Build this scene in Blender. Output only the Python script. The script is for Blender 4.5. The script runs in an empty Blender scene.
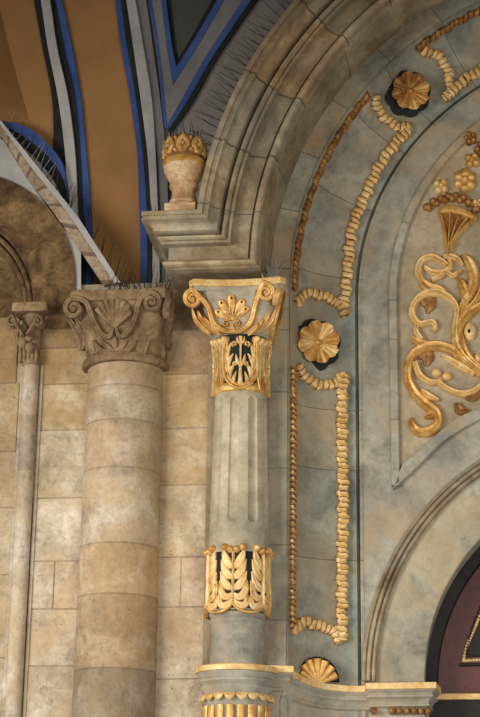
import bpy, math, random
from mathutils import Vector, Matrix
random.seed(7)
PI = math.pi
SC = bpy.context.scene
COL = SC.collection

# ------------------------------------------------------------------ camera, light, exposure
FPX = 1700.0
PITCH, YAW, DIST = math.radians(18), math.radians(7), 12.0
FWD = Vector((-math.sin(YAW)*math.cos(PITCH), math.cos(YAW)*math.cos(PITCH), math.sin(PITCH)))
RGT = Vector((math.cos(YAW), math.sin(YAW), 0))
UPV = RGT.cross(FWD)
ROLL = math.radians(.8)
RGT, UPV = RGT*math.cos(ROLL)+UPV*math.sin(ROLL), UPV*math.cos(ROLL)-RGT*math.sin(ROLL)
CAM = -FWD*DIST
cd = bpy.data.cameras.new('camera'); cam = bpy.data.objects.new('camera', cd); COL.objects.link(cam)
cd.sensor_fit = 'VERTICAL'; cd.sensor_height = 24.0; cd.lens = 24.0*FPX/717.0
cd.clip_end = 200
cam.matrix_world = Matrix(((RGT.x, UPV.x, -FWD.x, CAM.x), (RGT.y, UPV.y, -FWD.y, CAM.y), (RGT.z, UPV.z, -FWD.z, CAM.z), (0, 0, 0, 1)))
SC.camera = cam
SC.view_settings.view_transform = 'Standard'
SC.view_settings.look = 'None'
SC.view_settings.gamma = 1.0
SC.view_settings.exposure = 0.12
W = bpy.data.worlds.new('world'); SC.world = W; W.use_nodes = True
bg = W.node_tree.nodes['Background']; bg.inputs[0].default_value = (0.90, 0.93, 0.95, 1); bg.inputs[1].default_value = 0.45
def area(name, loc, target, size, power, color):
    l = bpy.data.lights.new(name, 'AREA'); l.shape = 'RECTANGLE'; l.size, l.size_y = size; l.energy = power; l.color = color
    o = bpy.data.objects.new(name, l); COL.objects.link(o); o.location = loc
    o.rotation_euler = (Vector(target)-Vector(loc)).to_track_quat('-Z', 'Y').to_euler()
    return o
area('daylight_through_porch', (-8.0, -9.5, -0.3), (0, 0.5, -1.2), (5.0, 6.5), 1450, (1.0, 0.975, 0.935))
area('daylight_from_square', (6.0, -12.5, -3.0), (0.5, 0.5, -1.0), (6, 4), 640, (1.0, 0.94, 0.86))

# ------------------------------------------------------------------ projection helpers (photo frame 480x717)
def ray(x, y):
    return FWD*FPX + RGT*(x-240) - UPV*(y-358.5)
def P(x, y, Y):
    d = ray(x, y); return CAM + d*((Y-CAM.y)/d.y)
def Pz(x, y, z):
    d = ray(x, y); return CAM + d*((z-CAM.z)/d.z)
def proj(p):
    d = p-CAM; k = FPX/d.dot(FWD); return 240+k*d.dot(RGT), 358.5-k*d.dot(UPV)
def mpp(x, y, Y):          # metres per pixel there
    return (P(x, y, Y)-CAM).dot(FWD)/FPX
def surf_plane(p0, n):
    n = Vector(n).normalized(); p0 = Vector(p0)
    def f(x, y):
        d = ray(x, y); return CAM + d*((p0-CAM).dot(n)/d.dot(n)), n
    return f
def surf_Y(Y): return surf_plane((0, Y, 0), (0, -1, 0))
def newton(fn, x, y, g):   # fn(a,b)->Vector ; find (a,b) with proj = (x,y)
    a, b = g
    for _ in range(12):
        q = proj(fn(a, b)); ex, ey = x-q[0], y-q[1]
        if abs(ex)+abs(ey) < .01: break
        h = 1e-4
        qa = proj(fn(a+h, b)); qb = proj(fn(a, b+h))
        j11, j21 = (qa[0]-q[0])/h, (qa[1]-q[1])/h
        j12, j22 = (qb[0]-q[0])/h, (qb[1]-q[1])/h
        D = j11*j22-j12*j21
        if abs(D) < 1e-6: break
        da = (ex*j22-ey*j12)/D; db = (j11*ey-j21*ex)/D
        a += max(-.25, min(.25, da)); b += max(-.4, min(.4, db))
    return a, b

# ------------------------------------------------------------------ materials
def lin(c):
    return tuple((v/255/12.92 if v/255 <= .04045 else ((v/255+.055)/1.055)**2.4) for v in c)+(1,)
def nodes(name):
    m = bpy.data.materials.new(name); m.use_nodes = True
    nt = m.node_tree; return m, nt, nt.nodes['Principled BSDF']
def ramp(nt, fac, stops):
    r = nt.nodes.new('ShaderNodeValToRGB'); e = r.color_ramp.elements
    e[0].position, e[0].color = stops[0][0], stops[0][1]
    e[1].position, e[1].color = stops[-1][0], stops[-1][1]
    for p, c in stops[1:-1]:
        k = e.new(p); k.color = c
    nt.links.new(fac, r.inputs[0]); return r.outputs[0]
def noise(nt, vec, sc, det=6, rough=.6, dist=0):
    n = nt.nodes.new('ShaderNodeTexNoise'); n.inputs['Scale'].default_value = sc; n.inputs['Detail'].default_value = det
    n.inputs['Roughness'].default_value = rough; n.inputs['Distortion'].default_value = dist
    nt.links.new(vec, n.inputs['Vector']); return n.outputs['Fac']
def mixc(nt, mode, fac, a, b):
    m = nt.nodes.new('ShaderNodeMix'); m.data_type = 'RGBA'; m.blend_type = mode
    if isinstance(fac, (int, float)): m.inputs[0].default_value = fac
    else: nt.links.new(fac, m.inputs[0])
    for s, v in ((6, a), (7, b)):
        if isinstance(v, tuple): m.inputs[s].default_value = v
        else: nt.links.new(v, m.inputs[s])
    return m.outputs[2]
def stone(name, c1, c2, c3, sc=3.0, rough=.88, bump=.35, pits=0.0, vein=None, spec=.25, fine=40, metal=0, mot=.75):
    m, nt, b = nodes(name)
    geo = nt.nodes.new('ShaderNodeNewGeometry'); vec = geo.outputs['Position']
    f1 = noise(nt, vec, sc, 8, .62, .4)
    col = ramp(nt, f1, [(.30, lin(c1)), (.5, lin(c2)), (.70, lin(c3))])
    f2 = noise(nt, vec, sc*5, 8, .7)
    col = mixc(nt, 'MULTIPLY', mot, col, ramp(nt, f2, [(.32, (.50, .47, .43, 1)), (.50, (1, 1, 1, 1)), (.68, (1.24, 1.22, 1.19, 1))]))
    hgt = noise(nt, vec, fine, 6, .7)
    col = mixc(nt, 'MULTIPLY', .7*mot, col, ramp(nt, hgt, [(.30, (.6, .58, .55, 1)), (.52, (1, 1, 1, 1)), (.8, (1.1, 1.1, 1.1, 1))]))
    if vein:
        f3 = noise(nt, vec, sc*.6, 4, .5, 1.2)
        msk = ramp(nt, f3, [(.44, (0, 0, 0, 1)), (.62, (1, 1, 1, 1))])
        col = mixc(nt, 'MIX', msk, col, mixc(nt, 'MIX', .5, col, lin(vein)))
    if pits:
        v = nt.nodes.new('ShaderNodeTexVoronoi'); v.inputs['Scale'].default_value = 28
        nt.links.new(vec, v.inputs['Vector'])
        pm = ramp(nt, v.outputs['Distance'], [(.08, (1, 1, 1, 1)), (.17, (0, 0, 0, 1))])
        sel = ramp(nt, noise(nt, vec, 5, 3), [(.56, (0, 0, 0, 1)), (.62, (1, 1, 1, 1))])
        pm2 = mixc(nt, 'MULTIPLY', 1.0, pm, sel)
        col = mixc(nt, 'MIX', pm2, col, lin((70, 52, 38)))
    at = nt.nodes.new('ShaderNodeAttribute'); at.attribute_name = 'tint'
    col = mixc(nt, 'MULTIPLY', 1.0, col, at.outputs['Color'])
    nt.links.new(col, b.inputs['Base Color'])
    b.inputs['Roughness'].default_value = rough; b.inputs['Specular IOR Level'].default_value = spec
    b.inputs['Metallic'].default_value = metal
    bp = nt.nodes.new('ShaderNodeBump'); bp.inputs['Strength'].default_value = bump; bp.inputs['Distance'].default_value = .012
    ad = nt.nodes.new('ShaderNodeMath'); ad.operation = 'ADD'
    nt.links.new(f2, ad.inputs[0]); nt.links.new(hgt, ad.inputs[1])
    nt.links.new(ad.outputs[0], bp.inputs['Height']); nt.links.new(bp.outputs[0], b.inputs['Normal'])
    return m
M = {}
M['ashlar'] = stone('pale_limestone', (154, 138, 118), (182, 168, 148), (210, 200, 184), 3.6, pits=1, bump=.7, vein=(180, 154, 116), mot=0.6)
M['brown_stone'] = stone('brown_carved_stone', (94, 72, 50), (132, 106, 78), (166, 138, 106), 5, bump=.6)
M['arch_stone'] = stone('weathered_brown_stone', (62, 46, 30), (104, 80, 52), (146, 118, 80), 6, bump=.7)
M['grey'] = stone('grey_green_marble', (114, 111, 99), (149, 144, 128), (179, 172, 153), 2.8, rough=.7, bump=.2, vein=(176, 150, 116), mot=0.5)
M['beige'] = stone('beige_moulding_stone', (110, 90, 66), (150, 131, 102), (188, 172, 144), 3.4, rough=.8, bump=.25, vein=(128, 126, 114), mot=0.5)
M['column'] = stone('warm_grey_column_stone', (144, 133, 112), (173, 161, 137), (196, 185, 163), 2.6, rough=.75, bump=.15, mot=0.45)
M['mortar'] = stone('lime_mortar', (140, 124, 104), (160, 146, 124), (176, 162, 140), 6)
M['gold'] = stone('gilding', (170, 116, 50), (208, 160, 86), (232, 198, 134), 12, rough=.45, bump=.12, spec=.5, metal=.35, mot=0.45)
M['gold_pale'] = stone('pale_gilding', (196, 150, 82), (222, 184, 118), (238, 212, 158), 12, rough=.5, bump=.12, spec=.5, metal=.15, mot=0.4)
M['gold_old_shade'] = stone('tarnished_and_shaded_gilding', (104, 66, 30), (156, 106, 52), (192, 146, 84), 14, rough=.5, bump=.3, spec=.5, metal=.3)
M['black'] = stone('black_paint', (20, 22, 22), (28, 30, 28), (38, 38, 34), 6, rough=.7, bump=.1)
M['ochre'] = stone('ochre_plaster', (140, 102, 62), (152, 111, 67), (162, 120, 74), 1.2, rough=.9, bump=.05, fine=90, mot=.18)
M['blue'] = stone('blue_paint', (46, 66, 116), (58, 80, 132), (68, 92, 146), 3, rough=.8, bump=.05, mot=.18)
M['white'] = stone('white_plaster', (146, 142, 136), (166, 162, 156), (182, 178, 172), 2, rough=.9, bump=.05, mot=.18)
M['plaster_grey'] = stone('grey_plaster', (104, 102, 100), (118, 115, 112), (130, 127, 122), 2, rough=.9, bump=.05, mot=.18)
M['plaster_pale'] = stone('pale_warm_plaster', (122, 114, 108), (134, 126, 119), (144, 136, 129), 2, rough=.9, bump=.05, mot=.2)
M['dark_grey'] = stone('dark_grey_plaster', (64, 66, 62), (72, 74, 68), (82, 82, 76), 2, rough=.9, bump=.05, mot=.18)
M['tile'] = stone('coping_stone', (132, 112, 90), (152, 132, 110), (170, 152, 130), 4)
M['wood'] = stone('dark_red_wood', (66, 28, 24), (86, 38, 33), (100, 48, 42), 3, rough=.45, bump=.05, spec=.5)
M['wood_dark'] = stone('near_black_wood', (26, 24, 20), (34, 30, 26), (44, 38, 32), 3, rough=.5, bump=.05)
M['urn'] = stone('honey_alabaster', (176, 140, 98), (210, 178, 134), (228, 204, 164), 6, rough=.6, bump=.15, vein=(150, 96, 62))
M['spike'] = stone('dull_steel_wire', (34, 30, 26), (44, 38, 33), (56, 50, 44), 8, rough=.5, bump=0, metal=.2)

# ------------------------------------------------------------------ mesh builder
class MB:
    def __init__(s): s.v = []; s.f = []; s.m = []; s.t = []
    def quadgrid(s, rows, closed_u=False, closed_v=False, mat=0, tint=None, flip=False):
        """rows: list of lists of Vectors"""
        o = len(s.v); n = len(rows); k = len(rows[0])
        for r in rows: s.v.extend(r)
        for i in range(n if closed_v else n-1):
            for j in range(k if closed_u else k-1):
                a = o+i*k+j; b = o+i*k+(j+1) % k; c = o+((i+1) % n)*k+(j+1) % k; d = o+((i+1) % n)*k+j
                s.f.append((d, c, b, a) if flip else (a, b, c, d))
                s.m.append(mat(i, j) if callable(mat) else mat)
                s.t.append(tint(i, j) if callable(tint) else (tint or (1, 1, 1)))
    def poly(s, pts, mat=0, tint=None):
        o = len(s.v); s.v.extend(pts); s.f.append(tuple(range(o, o+len(pts)))); s.m.append(mat); s.t.append(tint or (1, 1, 1))
    def box(s, lo, hi, mat=0, tint=None, ch=0.0):
        x0, y0, z0 = lo; x1, y1, z1 = hi
        if ch <= 0:
            c = [Vector(p) for p in ((x0,y0,z0),(x1,y0,z0),(x1,y1,z0),(x0,y1,z0),(x0,y0,z1),(x1,y0,z1),(x1,y1,z1),(x0,y1,z1))]
            o = len(s.v); s.v.extend(c)
            for q in ((0,1,5,4),(1,2,6,5),(2,3,7,6),(3,0,4,7),(4,5,6,7),(3,2,1,0)):
                s.f.append(tuple(o+i for i in q)); s.m.append(mat); s.t.append(tint or (1, 1, 1))
        else:
            rows = []
            for z, e in ((z0, ch), (z0+ch, 0), (z1-ch, 0), (z1, ch)):
                rows.append([Vector(p) for p in ((x0+e,y0+ch,z),(x0+ch,y0+e,z),(x1-ch,y0+e,z),(x1-e,y0+ch,z),(x1-e,y1-ch,z),(x1-ch,y1-e,z),(x0+ch,y1-e,z),(x0+e,y1-ch,z))])
            s.quadgrid(rows, closed_u=True, mat=mat, tint=tint)
            s.poly(list(reversed(rows[0])), mat, tint); s.poly(list(rows[-1]), mat, tint)
    def prism(s, pts, dvec, mat=0, tint=None, chamfer=0):
        """pts polygon (Vectors) front; extruded by dvec"""
        b = [p+dvec for p in pts]
        s.poly(list(pts), mat, tint); s.poly(list(reversed(b)), mat, tint)
        n = len(pts)
        for i in range(n):
            j = (i+1) % n
            s.poly([pts[j], pts[i], b[i], b[j]], mat, tint)
    def build(s, name, mats, parent=None, smooth=35, at=None):
        if not isinstance(mats, (list, tuple)): mats = [mats]
        xs = [v.x for v in s.v]; ys = [v.y for v in s.v]; zs = [v.z for v in s.v]
        base = Vector(parent['_b']) if parent is not None and '_b' in parent else Vector(((min(xs)+max(xs))/2, (min(ys)+max(ys))/2, min(zs)))
        me = bpy.data.meshes.new(name)
        me.from_pydata([tuple(v-base) for v in s.v], [], s.f)
        for m in mats: me.materials.append(m)
        for p, mi in zip(me.polygons, s.m): p.material_index = mi
        ca = me.color_attributes.new('tint', 'FLOAT_COLOR', 'CORNER')
        k = 0
        buf = []
        for p, t in zip(me.polygons, s.t):
            buf.extend([t[0], t[1], t[2], 1.0]*p.loop_total)
        ca.data.foreach_set('color', buf)
        if smooth:
            me.polygons.foreach_set('use_smooth', [True]*len(me.polygons))
            me.update()
            try: me.set_sharp_from_angle(angle=math.radians(smooth))
            except Exception: pass
        o = bpy.data.objects.new(name, me); COL.objects.link(o)
        if parent is not None:
            o.parent = parent
        else: o.location = base
        return o
def thing(name, base, label, cat, group=None):
    e = bpy.data.objects.new(name, None); COL.objects.link(e); e.location = base; e['_b'] = tuple(base)
    e['label'] = label; e['category'] = cat
    if group: e['group'] = group
    e.empty_display_size = .1
    return e
def tag(o, label, cat, group=None):
    o['label'] = label; o['category'] = cat
    if group: o['group'] = group
    return o
def struct(o, label=None):
    o['kind'] = 'structure'
    if label: o['label'] = label
    return o

def crom(pts, step=1.2, extra=None):
    """Catmull-Rom resample of tuples (any dimension); returns list of tuples"""
    out = []
    n = len(pts)
    for i in range(n-1):
        p0 = pts[max(i-1, 0)]; p1 = pts[i]; p2 = pts[i+1]; p3 = pts[min(i+2, n-1)]
        L = math.hypot(p2[0]-p1[0], p2[1]-p1[1]); k = max(2, int(L/step))
        for a in range(k):
            t = a/k
            out.append(tuple(.5*((2*b)+(-a_+c)*t+(2*a_-5*b+4*c-d)*t*t+(-a_+3*b-3*c+d)*t*t*t) for a_, b, c, d in zip(p0, p1, p2, p3)))
    out.append(tuple(pts[-1])); return out

SEC = [(-1, 0), (-1, .45), (-.86, .74), (-.6, .93), (-.3, 1), (0, 1), (.3, 1), (.6, .93), (.86, .74), (1, .45), (1, 0)]
def ribbon(mb, surf, pts, widths, h, groove=0.0, serr=0.0, speriod=5.0, mat=0, tint=None, step=1.2, base=-.004, lift=None, ridge=False):
    """carved strap/leaf laid on a surface; pts in the surface's own 2-d coordinates, widths in the same units (full width)"""
    if not isinstance(widths, (list, tuple)): widths = [widths]*len(pts)
    q = [(p[0], p[1], w) for p, w in zip(pts, widths)]
    if lift: q = [a+(l,) for a, l in zip(q, lift)]
    q = crom(q, step)
    rows = []; run = 0
    for i, c in enumerate(q):
        a = q[max(i-1, 0)]; b = q[min(i+1, len(q)-1)]
        dx, dy = b[0]-a[0], b[1]-a[1]; L = math.hypot(dx, dy) or 1; nx, ny = -dy/L, dx/L
        if i: run += math.hypot(c[0]-q[i-1][0], c[1]-q[i-1][1])
        w = max(c[2], .25)/2
        if serr: w *= 1+serr*(abs(math.sin(run/speriod*PI))*1.6-1)
        e = c[3] if lift else 0
        hh = h*min(1, .35+.65*w/max(1e-6, max(widths)/2)*1.3)
        row = []
        for s_, k in SEC:
            if groove: k = k-groove*math.exp(-(s_/.30)**2)
            if ridge: k = k*(1-.55*abs(s_)) if k else 0
            p, n = surf(c[0]+nx*w*s_, c[1]+ny*w*s_)
            row.append(p+n*((hh*k+e) if k else base))
        rows.append(row)
    mb.quadgrid(rows, mat=mat, tint=tint)
    mb.poly(list(rows[0]), mat if not callable(mat) else 0, tint if not callable(tint) else None)
    mb.poly(list(reversed(rows[-1])), mat if not callable(mat) else 0, tint if not callable(tint) else None)
def dome(mb, surf, c, r, h, mat=0, tint=None, ry=None, n=16, k=5, base=-.004):
    ry = ry or r; rows = []
    for i in range(k+1):
        f = math.cos(i/k*PI/2); hh = math.sin(i/k*PI/2)
        row = []
        for j in range(n):
            p, nn = surf(c[0]+r*f*math.cos(2*PI*j/n), c[1]-ry*f*math.sin(2*PI*j/n)); row.append(p+nn*(h*hh if i else base))
        rows.append(row)
    mb.quadgrid(rows, closed_u=True, mat=mat, tint=tint)
def spiral(c, r0, r1, a0, turns, n=40):
    """from outer radius r0 at angle a0 (deg, y down photo frame) inwards"""
    out = []
    for i in range(n+1):
        t = i/n; r = r0+(r1-r0)*t**.8; a = math.radians(a0)+turns*2*PI*t
        out.append((c[0]+r*math.cos(a), c[1]-r*math.sin(a)))
    return out
def lathe(mb, cx, cy, prof, n=64, mat=0, tint=None, a0=0, a1=2*PI, rf=None, cap=True):
    full = abs(a1-a0-2*PI) < 1e-6
    rows = []
    for r, z in prof:
        row = []
        for j in range(n if full else n+1):
            a = a0+(a1-a0)*j/n
            rr = rf(r, z, a) if rf else r
            row.append(Vector((cx+rr*math.cos(a), cy+rr*math.sin(a), z)))
        rows.append(row)
    mb.quadgrid(rows, closed_u=full, mat=mat, tint=tint, flip=prof[0][1] > prof[-1][1])
    if cap and full:
        mb.poly(list(rows[0]), mat if not callable(mat) else 0); mb.poly(list(reversed(rows[-1])), mat if not callable(mat) else 0)
def rotz(mb, cx, cy, ang, start=0):
    ca, sa = math.cos(ang), math.sin(ang)
    for i in range(start, len(mb.v)):
        v = mb.v[i]; x, y = v.x-cx, v.y-cy
        mb.v[i] = Vector((cx+x*ca-y*sa, cy+x*sa+y*ca, v.z))

# ------------------------------------------------------------------ big arch geometry
CX, CZ = 2.868, 0.708
A_TOP = math.radians(88)
def jit(a, amp=.07):
    rnd = random.Random(int(a*9973)); g = 1+rnd.uniform(-amp, amp); w = rnd.uniform(-.03, .03)
    return (g+w, g, g-w)
def arcpt(r, Y, t):       # t<=0 straight leg below the springing (metres), t>0 angle from the springing
    if t <= 0: return Vector((CX-r, Y, CZ+t))
    return Vector((CX-r*math.cos(t), Y, CZ+r*math.sin(t)))
def voussoirs(t0, t1, bounds, n=90, joint=.0016):
    """station list with joint slots; returns (stations, kind per interval)"""
    st = [t0]
    ks = []
    cur = t0; idx = 0
    for b in list(bounds)+[t1]:
        b = min(b, t1)
        end = b-joint if b < t1 else t1
        k = max(1, int((end-cur)/(t1-t0)*n))
        for i in range(1, k+1): st.append(cur+(end-cur)*i/k); ks.append(idx)
        if b < t1:
            st.append(b+joint); ks.append(-1); cur = b+joint
        idx += 1
    return st, ks
JT = (.42, .38, .34)

# ================================================================== STRUCTURE
# unseen slab added over the porch to keep sky light off the upper portal
b = MB(); b.box((-6, -4.3, 4.15), (7, 1.6, 4.35)); struct(b.build('ceiling_sky_blocker', M['plaster_grey']))
# unseen wall added in front to shade the upper part of the portal
b = MB(); b.box((-14, -4.6, .72), (9, -4.31, 4.35)); struct(b.build('wall_shade_blocker', M['ashlar']))

# painted vault wall behind everything on the left
def vY(z): return .76-.10*max(0, z-.7)**1.5
def vfn(a, c): return Vector((a, vY(c), c))
def surf_vault(x, y):
    g = P(x, y, .7); a, c = newton(vfn, x, y, (g.x, g.z))
    p = vfn(a, c); d = (vY(c+.01)-vY(c-.01))/.02
    return p, Vector((0, -1, d)).normalized()
b = MB()
def xedge(z): return CX-math.sqrt(max(.01, 3.10**2-max(0, z-CZ)**2)) if z > CZ else -.20
rows = []
for i in range(61):
    z = -3.2+7.0*i/60; xr = xedge(min(z, CZ+3.0)); rows.append([vfn(-4.5+(xr+4.5)*j/20, z) for j in range(21)])
b.quadgrid(rows); struct(b.build('wall_back', M['ochre']))
def strip(mb, L, R, off, mat=0, tint=None, k=1, thick=.03):
    """L,R lists of (x,y) photo points of the two edges of a painted band on the vault"""
    n = len(L); rows = []
    Lq = crom(L, 8); Rq = crom(R, 8)
    m = max(len(Lq), len(Rq))
    def samp(q, t):
        f = t*(len(q)-1); i = min(int(f), len(q)-2); f -= i
        return (q[i][0]*(1-f)+q[i+1][0]*f, q[i][1]*(1-f)+q[i+1][1]*f)
    for i in range(m):
        a = samp(Lq, i/(m-1)); c = samp(Rq, i/(m-1))
        pa, na = surf_vault(*a); pc, nc = surf_vault(*c)
        row = [pa+na*(off-thick), pa+na*off]
        for j in range(1, k): 
            f = j/k; row.append((pa+na*off)*(1-f)+(pc+nc*off)*f)
        row += [pc+nc*off, pc+nc*(off-thick)]
        rows.append(row)
    mb.quadgrid(rows, mat=mat, tint=tint, flip=True)
    return mb
YS = (-12, 3, 50, 100, 155, 200, 240, 300)
def edge(xs): return [(x, y) for x, y in zip(xs, YS)]
# left web of the vault, turned towards the right
b = MB(); rows = []
for x, yb in ((-30, 112), (-12, 119), (0, 121), (11, 122.5), (22, 126), (35, 133), (46, 143), (56, 154)):
    Yd = .20+.0062*(x+30)
    c = []
    for k in range(9):
        y = -14+(yb+14)*k/8; xx = x-(1-k/8)*20*max(0, x)/56; c.append(P(xx, y, Yd))
    c.append(P(xx, yb, .8)); rows.append(c)
b.quadgrid(rows, flip=True); struct(b.build('wall_side', M['ochre'], smooth=170))
# left rib
e0 = edge((32, 35, 43.5, 53, 55, 59, 63, 64)); e1 = edge((40, 43, 50, 60, 67, 69, 73, 73))
e2 = edge((48, 52, 59, 70, 77, 79, 80, 80)); e3 = edge((53, 56, 65, 76, 81, 83.5, 87, 86)); e4 = edge((60, 63, 73, 82, 87, 91, 93, 93))
t = thing('vault_rib', surf_vault(70, 290)[0], 'white vault rib edged in black and blue rising between the two ochre panels, left one', 'rib')
strip(MB(), e1, e2, .075, thick=.075, k=2).build('white_band', M['white'], t)
b = MB(); strip(b, e0, e1, .03); b.build('black_stripe', M['black'], t)
b = MB(); strip(b, e2, e3, .045, thick=.045); b.build('black_stripe', M['black'], t)
b = MB(); strip(b, e3, e4, .03); b.build('blue_stripe', M['blue'], t)
# right rib
f0 = edge((114, 116, 122, 131, 138, 139.5, 141, 142)); f1 = edge((120, 122, 128.5, 137, 143.5, 147, 148, 148))
f2 = edge((125, 128, 135, 142, 149, 152, 154, 154)); f3 = edge((134, 137, 145, 153, 157, 159, 161, 161)); f4 = edge((144, 147.5, 154, 161, 167, 169, 171, 171))
t = thing('vault_rib', surf_vault(150, 290)[0], 'white and grey vault rib edged in blue and black, right of the middle ochre panel', 'rib')
b = MB(); strip(b, f0, f1, .03); b.build('blue_stripe', M['blue'], t)
b = MB(); strip(b, f1, f2, .045, thick=.045); b.build('black_stripe', M['black'], t)
b = MB(); strip(b, f2, f3, .075, thick=.075); b.build('white_band', M['white'], t)
b = MB(); strip(b, f3, f4, .05, thick=.05); b.build('grey_band', M['plaster_grey'], t)
# grey plaster field right of the ribs (behind the arch)
b = MB(); strip(b, [(160, -12), (160, 60), (162, 140), (168, 300)], [(312, -12), (270, 60), (235, 120), (226, 300)], .012, k=8, thick=.012)
struct(b.build('wall_rear', M['plaster_pale']))
# V-shaped rib
t = thing('vault_rib', surf_vault(168, 130)[0], 'grey V-shaped vault rib outlined in blue and black, above the urn', 'rib')
b = MB(); strip(b, [(146, -12), (148.5, 0), (158, 58), (164, 117), (166, 130)], [(160, -12), (162, 0), (168, 50), (174, 87), (170, 130)], .05, thick=.05)
strip(b, [(232, -12), (226, 0), (200, 44), (174, 87), (166, 126)], [(253, -12), (245, 0), (207, 58), (180, 108), (169, 129)], .05, thick=.05); b.build('grey_band', M['plaster_grey'], t)
b = MB(); strip(b, [(146, -12), (148.5, 0), (158, 58), (164, 117), (166, 130)], [(149.5, -12), (152, 0), (161, 58), (167, 117), (168, 130)], .056); b.build('blue_stripe', M['blue'], t, )
b = MB(); strip(b, [(160, -12), (162, 0), (168, 50), (174, 87)], [(165, -12), (167, 0), (172.5, 45), (177.5, 69)], .056); b.build('blue_stripe', M['blue'], t)
b = MB(); strip(b, [(225, -12), (219, 0), (196, 40), (177.5, 69)], [(232, -12), (226, 0), (201, 44), (174, 87)], .056); b.build('blue_stripe', M['blue'], t)
b = MB(); strip(b, [(253, -12), (245, 0), (207, 58), (190, 88), (178, 110), (167, 128)], [(261, -12), (253, 0), (214, 58), (197, 88), (184, 110), (169, 132)], .056); b.build('blue_stripe', M['blue'], t)
b = MB(); strip(b, [(261, -12), (253, 0), (214, 58), (197, 88), (184, 110), (169, 132)], [(267, -12), (259, 0), (219, 58), (201, 90), (188, 112), (171, 135)], .05); b.build('black_stripe', M['black'], t)
b = MB(); strip(b, [(165, -12), (167, 0), (172.5, 45), (177.5, 69)], [(169, -12), (170.5, 0), (175.5, 40), (178.5, 60)], .03); strip(b, [(219, -12), (213, 0), (192, 38), (178.5, 60)], [(225, -12), (219, 0), (196, 40), (177.5, 69)], .03); b.build('black_stripe', M['black'], t)
b = MB(); strip(b, [(169, -12), (170.5, 0), (175.5, 40), (178.5, 60)], [(219, -12), (213, 0), (192, 38), (178.8, 60)], .02, k=4); b.build('dark_panel', M['dark_grey'], t)
# blue painted arc over the small arch
t = thing('painted_arch_border', surf_vault(40, 190)[0], 'blue and black painted arc curving above the sloping coping at the left edge', 'border')
g0 = [(-12, 122), (11, 125), (35, 134), (54, 151), (66, 168), (72, 200)]; g1 = [(-12, 128), (10, 131), (32, 144), (54, 163), (67, 183), (72, 206)]
g2 = [(-12, 136), (10, 139), (30, 154), (50, 174), (63, 196), (70, 222)]; g3 = [(-12, 200), (10, 190), (30, 190), (45, 215), (60, 240), (73, 262)]
b = MB(); strip(b, g1, g0, .13, thick=.13); b.build('blue_stripe', M['blue'], t)
b = MB(); strip(b, g2, g1, .12, thick=.12); b.build('black_stripe', M['black'], t)
b = MB(); strip(b, g3, g2, .11, k=3, thick=.11); b.build('plaster_field', M['white'], t)

# ---- ashlar wall on the left
WY = .50
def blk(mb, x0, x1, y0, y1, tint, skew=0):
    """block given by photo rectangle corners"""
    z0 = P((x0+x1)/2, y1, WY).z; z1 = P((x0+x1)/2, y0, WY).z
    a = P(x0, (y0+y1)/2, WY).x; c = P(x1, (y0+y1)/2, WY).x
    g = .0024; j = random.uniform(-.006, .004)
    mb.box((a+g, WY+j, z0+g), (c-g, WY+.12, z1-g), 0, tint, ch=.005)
b = MB()
def tw(k, w=0): return (k*(1+w), k, k*(1-w))
rnd = random.Random(3)
GOLDX = lambda k: (k*1.0, k*.86, k*.62)
# between colonette and big column
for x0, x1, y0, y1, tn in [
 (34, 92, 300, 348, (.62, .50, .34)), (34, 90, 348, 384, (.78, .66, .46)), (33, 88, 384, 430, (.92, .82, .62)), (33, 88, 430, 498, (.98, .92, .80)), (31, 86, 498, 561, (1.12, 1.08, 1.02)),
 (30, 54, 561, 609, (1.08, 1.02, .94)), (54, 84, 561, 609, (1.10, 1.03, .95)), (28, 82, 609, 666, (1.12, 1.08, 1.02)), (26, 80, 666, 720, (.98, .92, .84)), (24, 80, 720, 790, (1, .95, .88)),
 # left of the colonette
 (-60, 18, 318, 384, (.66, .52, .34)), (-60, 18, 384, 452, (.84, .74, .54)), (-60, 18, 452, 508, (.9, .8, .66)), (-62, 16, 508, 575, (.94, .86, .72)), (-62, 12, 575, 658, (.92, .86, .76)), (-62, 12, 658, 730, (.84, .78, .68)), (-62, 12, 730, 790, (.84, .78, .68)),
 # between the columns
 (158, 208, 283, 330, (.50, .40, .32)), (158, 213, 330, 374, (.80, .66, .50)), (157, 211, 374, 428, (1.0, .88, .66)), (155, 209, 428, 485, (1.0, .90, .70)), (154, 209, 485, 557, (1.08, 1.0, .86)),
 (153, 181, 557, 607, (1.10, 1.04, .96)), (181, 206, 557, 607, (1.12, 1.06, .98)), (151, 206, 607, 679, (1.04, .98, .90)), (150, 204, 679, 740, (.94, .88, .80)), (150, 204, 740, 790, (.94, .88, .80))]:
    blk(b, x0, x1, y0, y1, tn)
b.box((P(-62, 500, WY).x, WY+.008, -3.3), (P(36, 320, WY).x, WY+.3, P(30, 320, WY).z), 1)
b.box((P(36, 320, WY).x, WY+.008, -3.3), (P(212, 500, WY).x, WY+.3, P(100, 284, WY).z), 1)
w = b.build('wall_left', [M['ashlar'], M['mortar']], smooth=30); struct(w)

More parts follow.
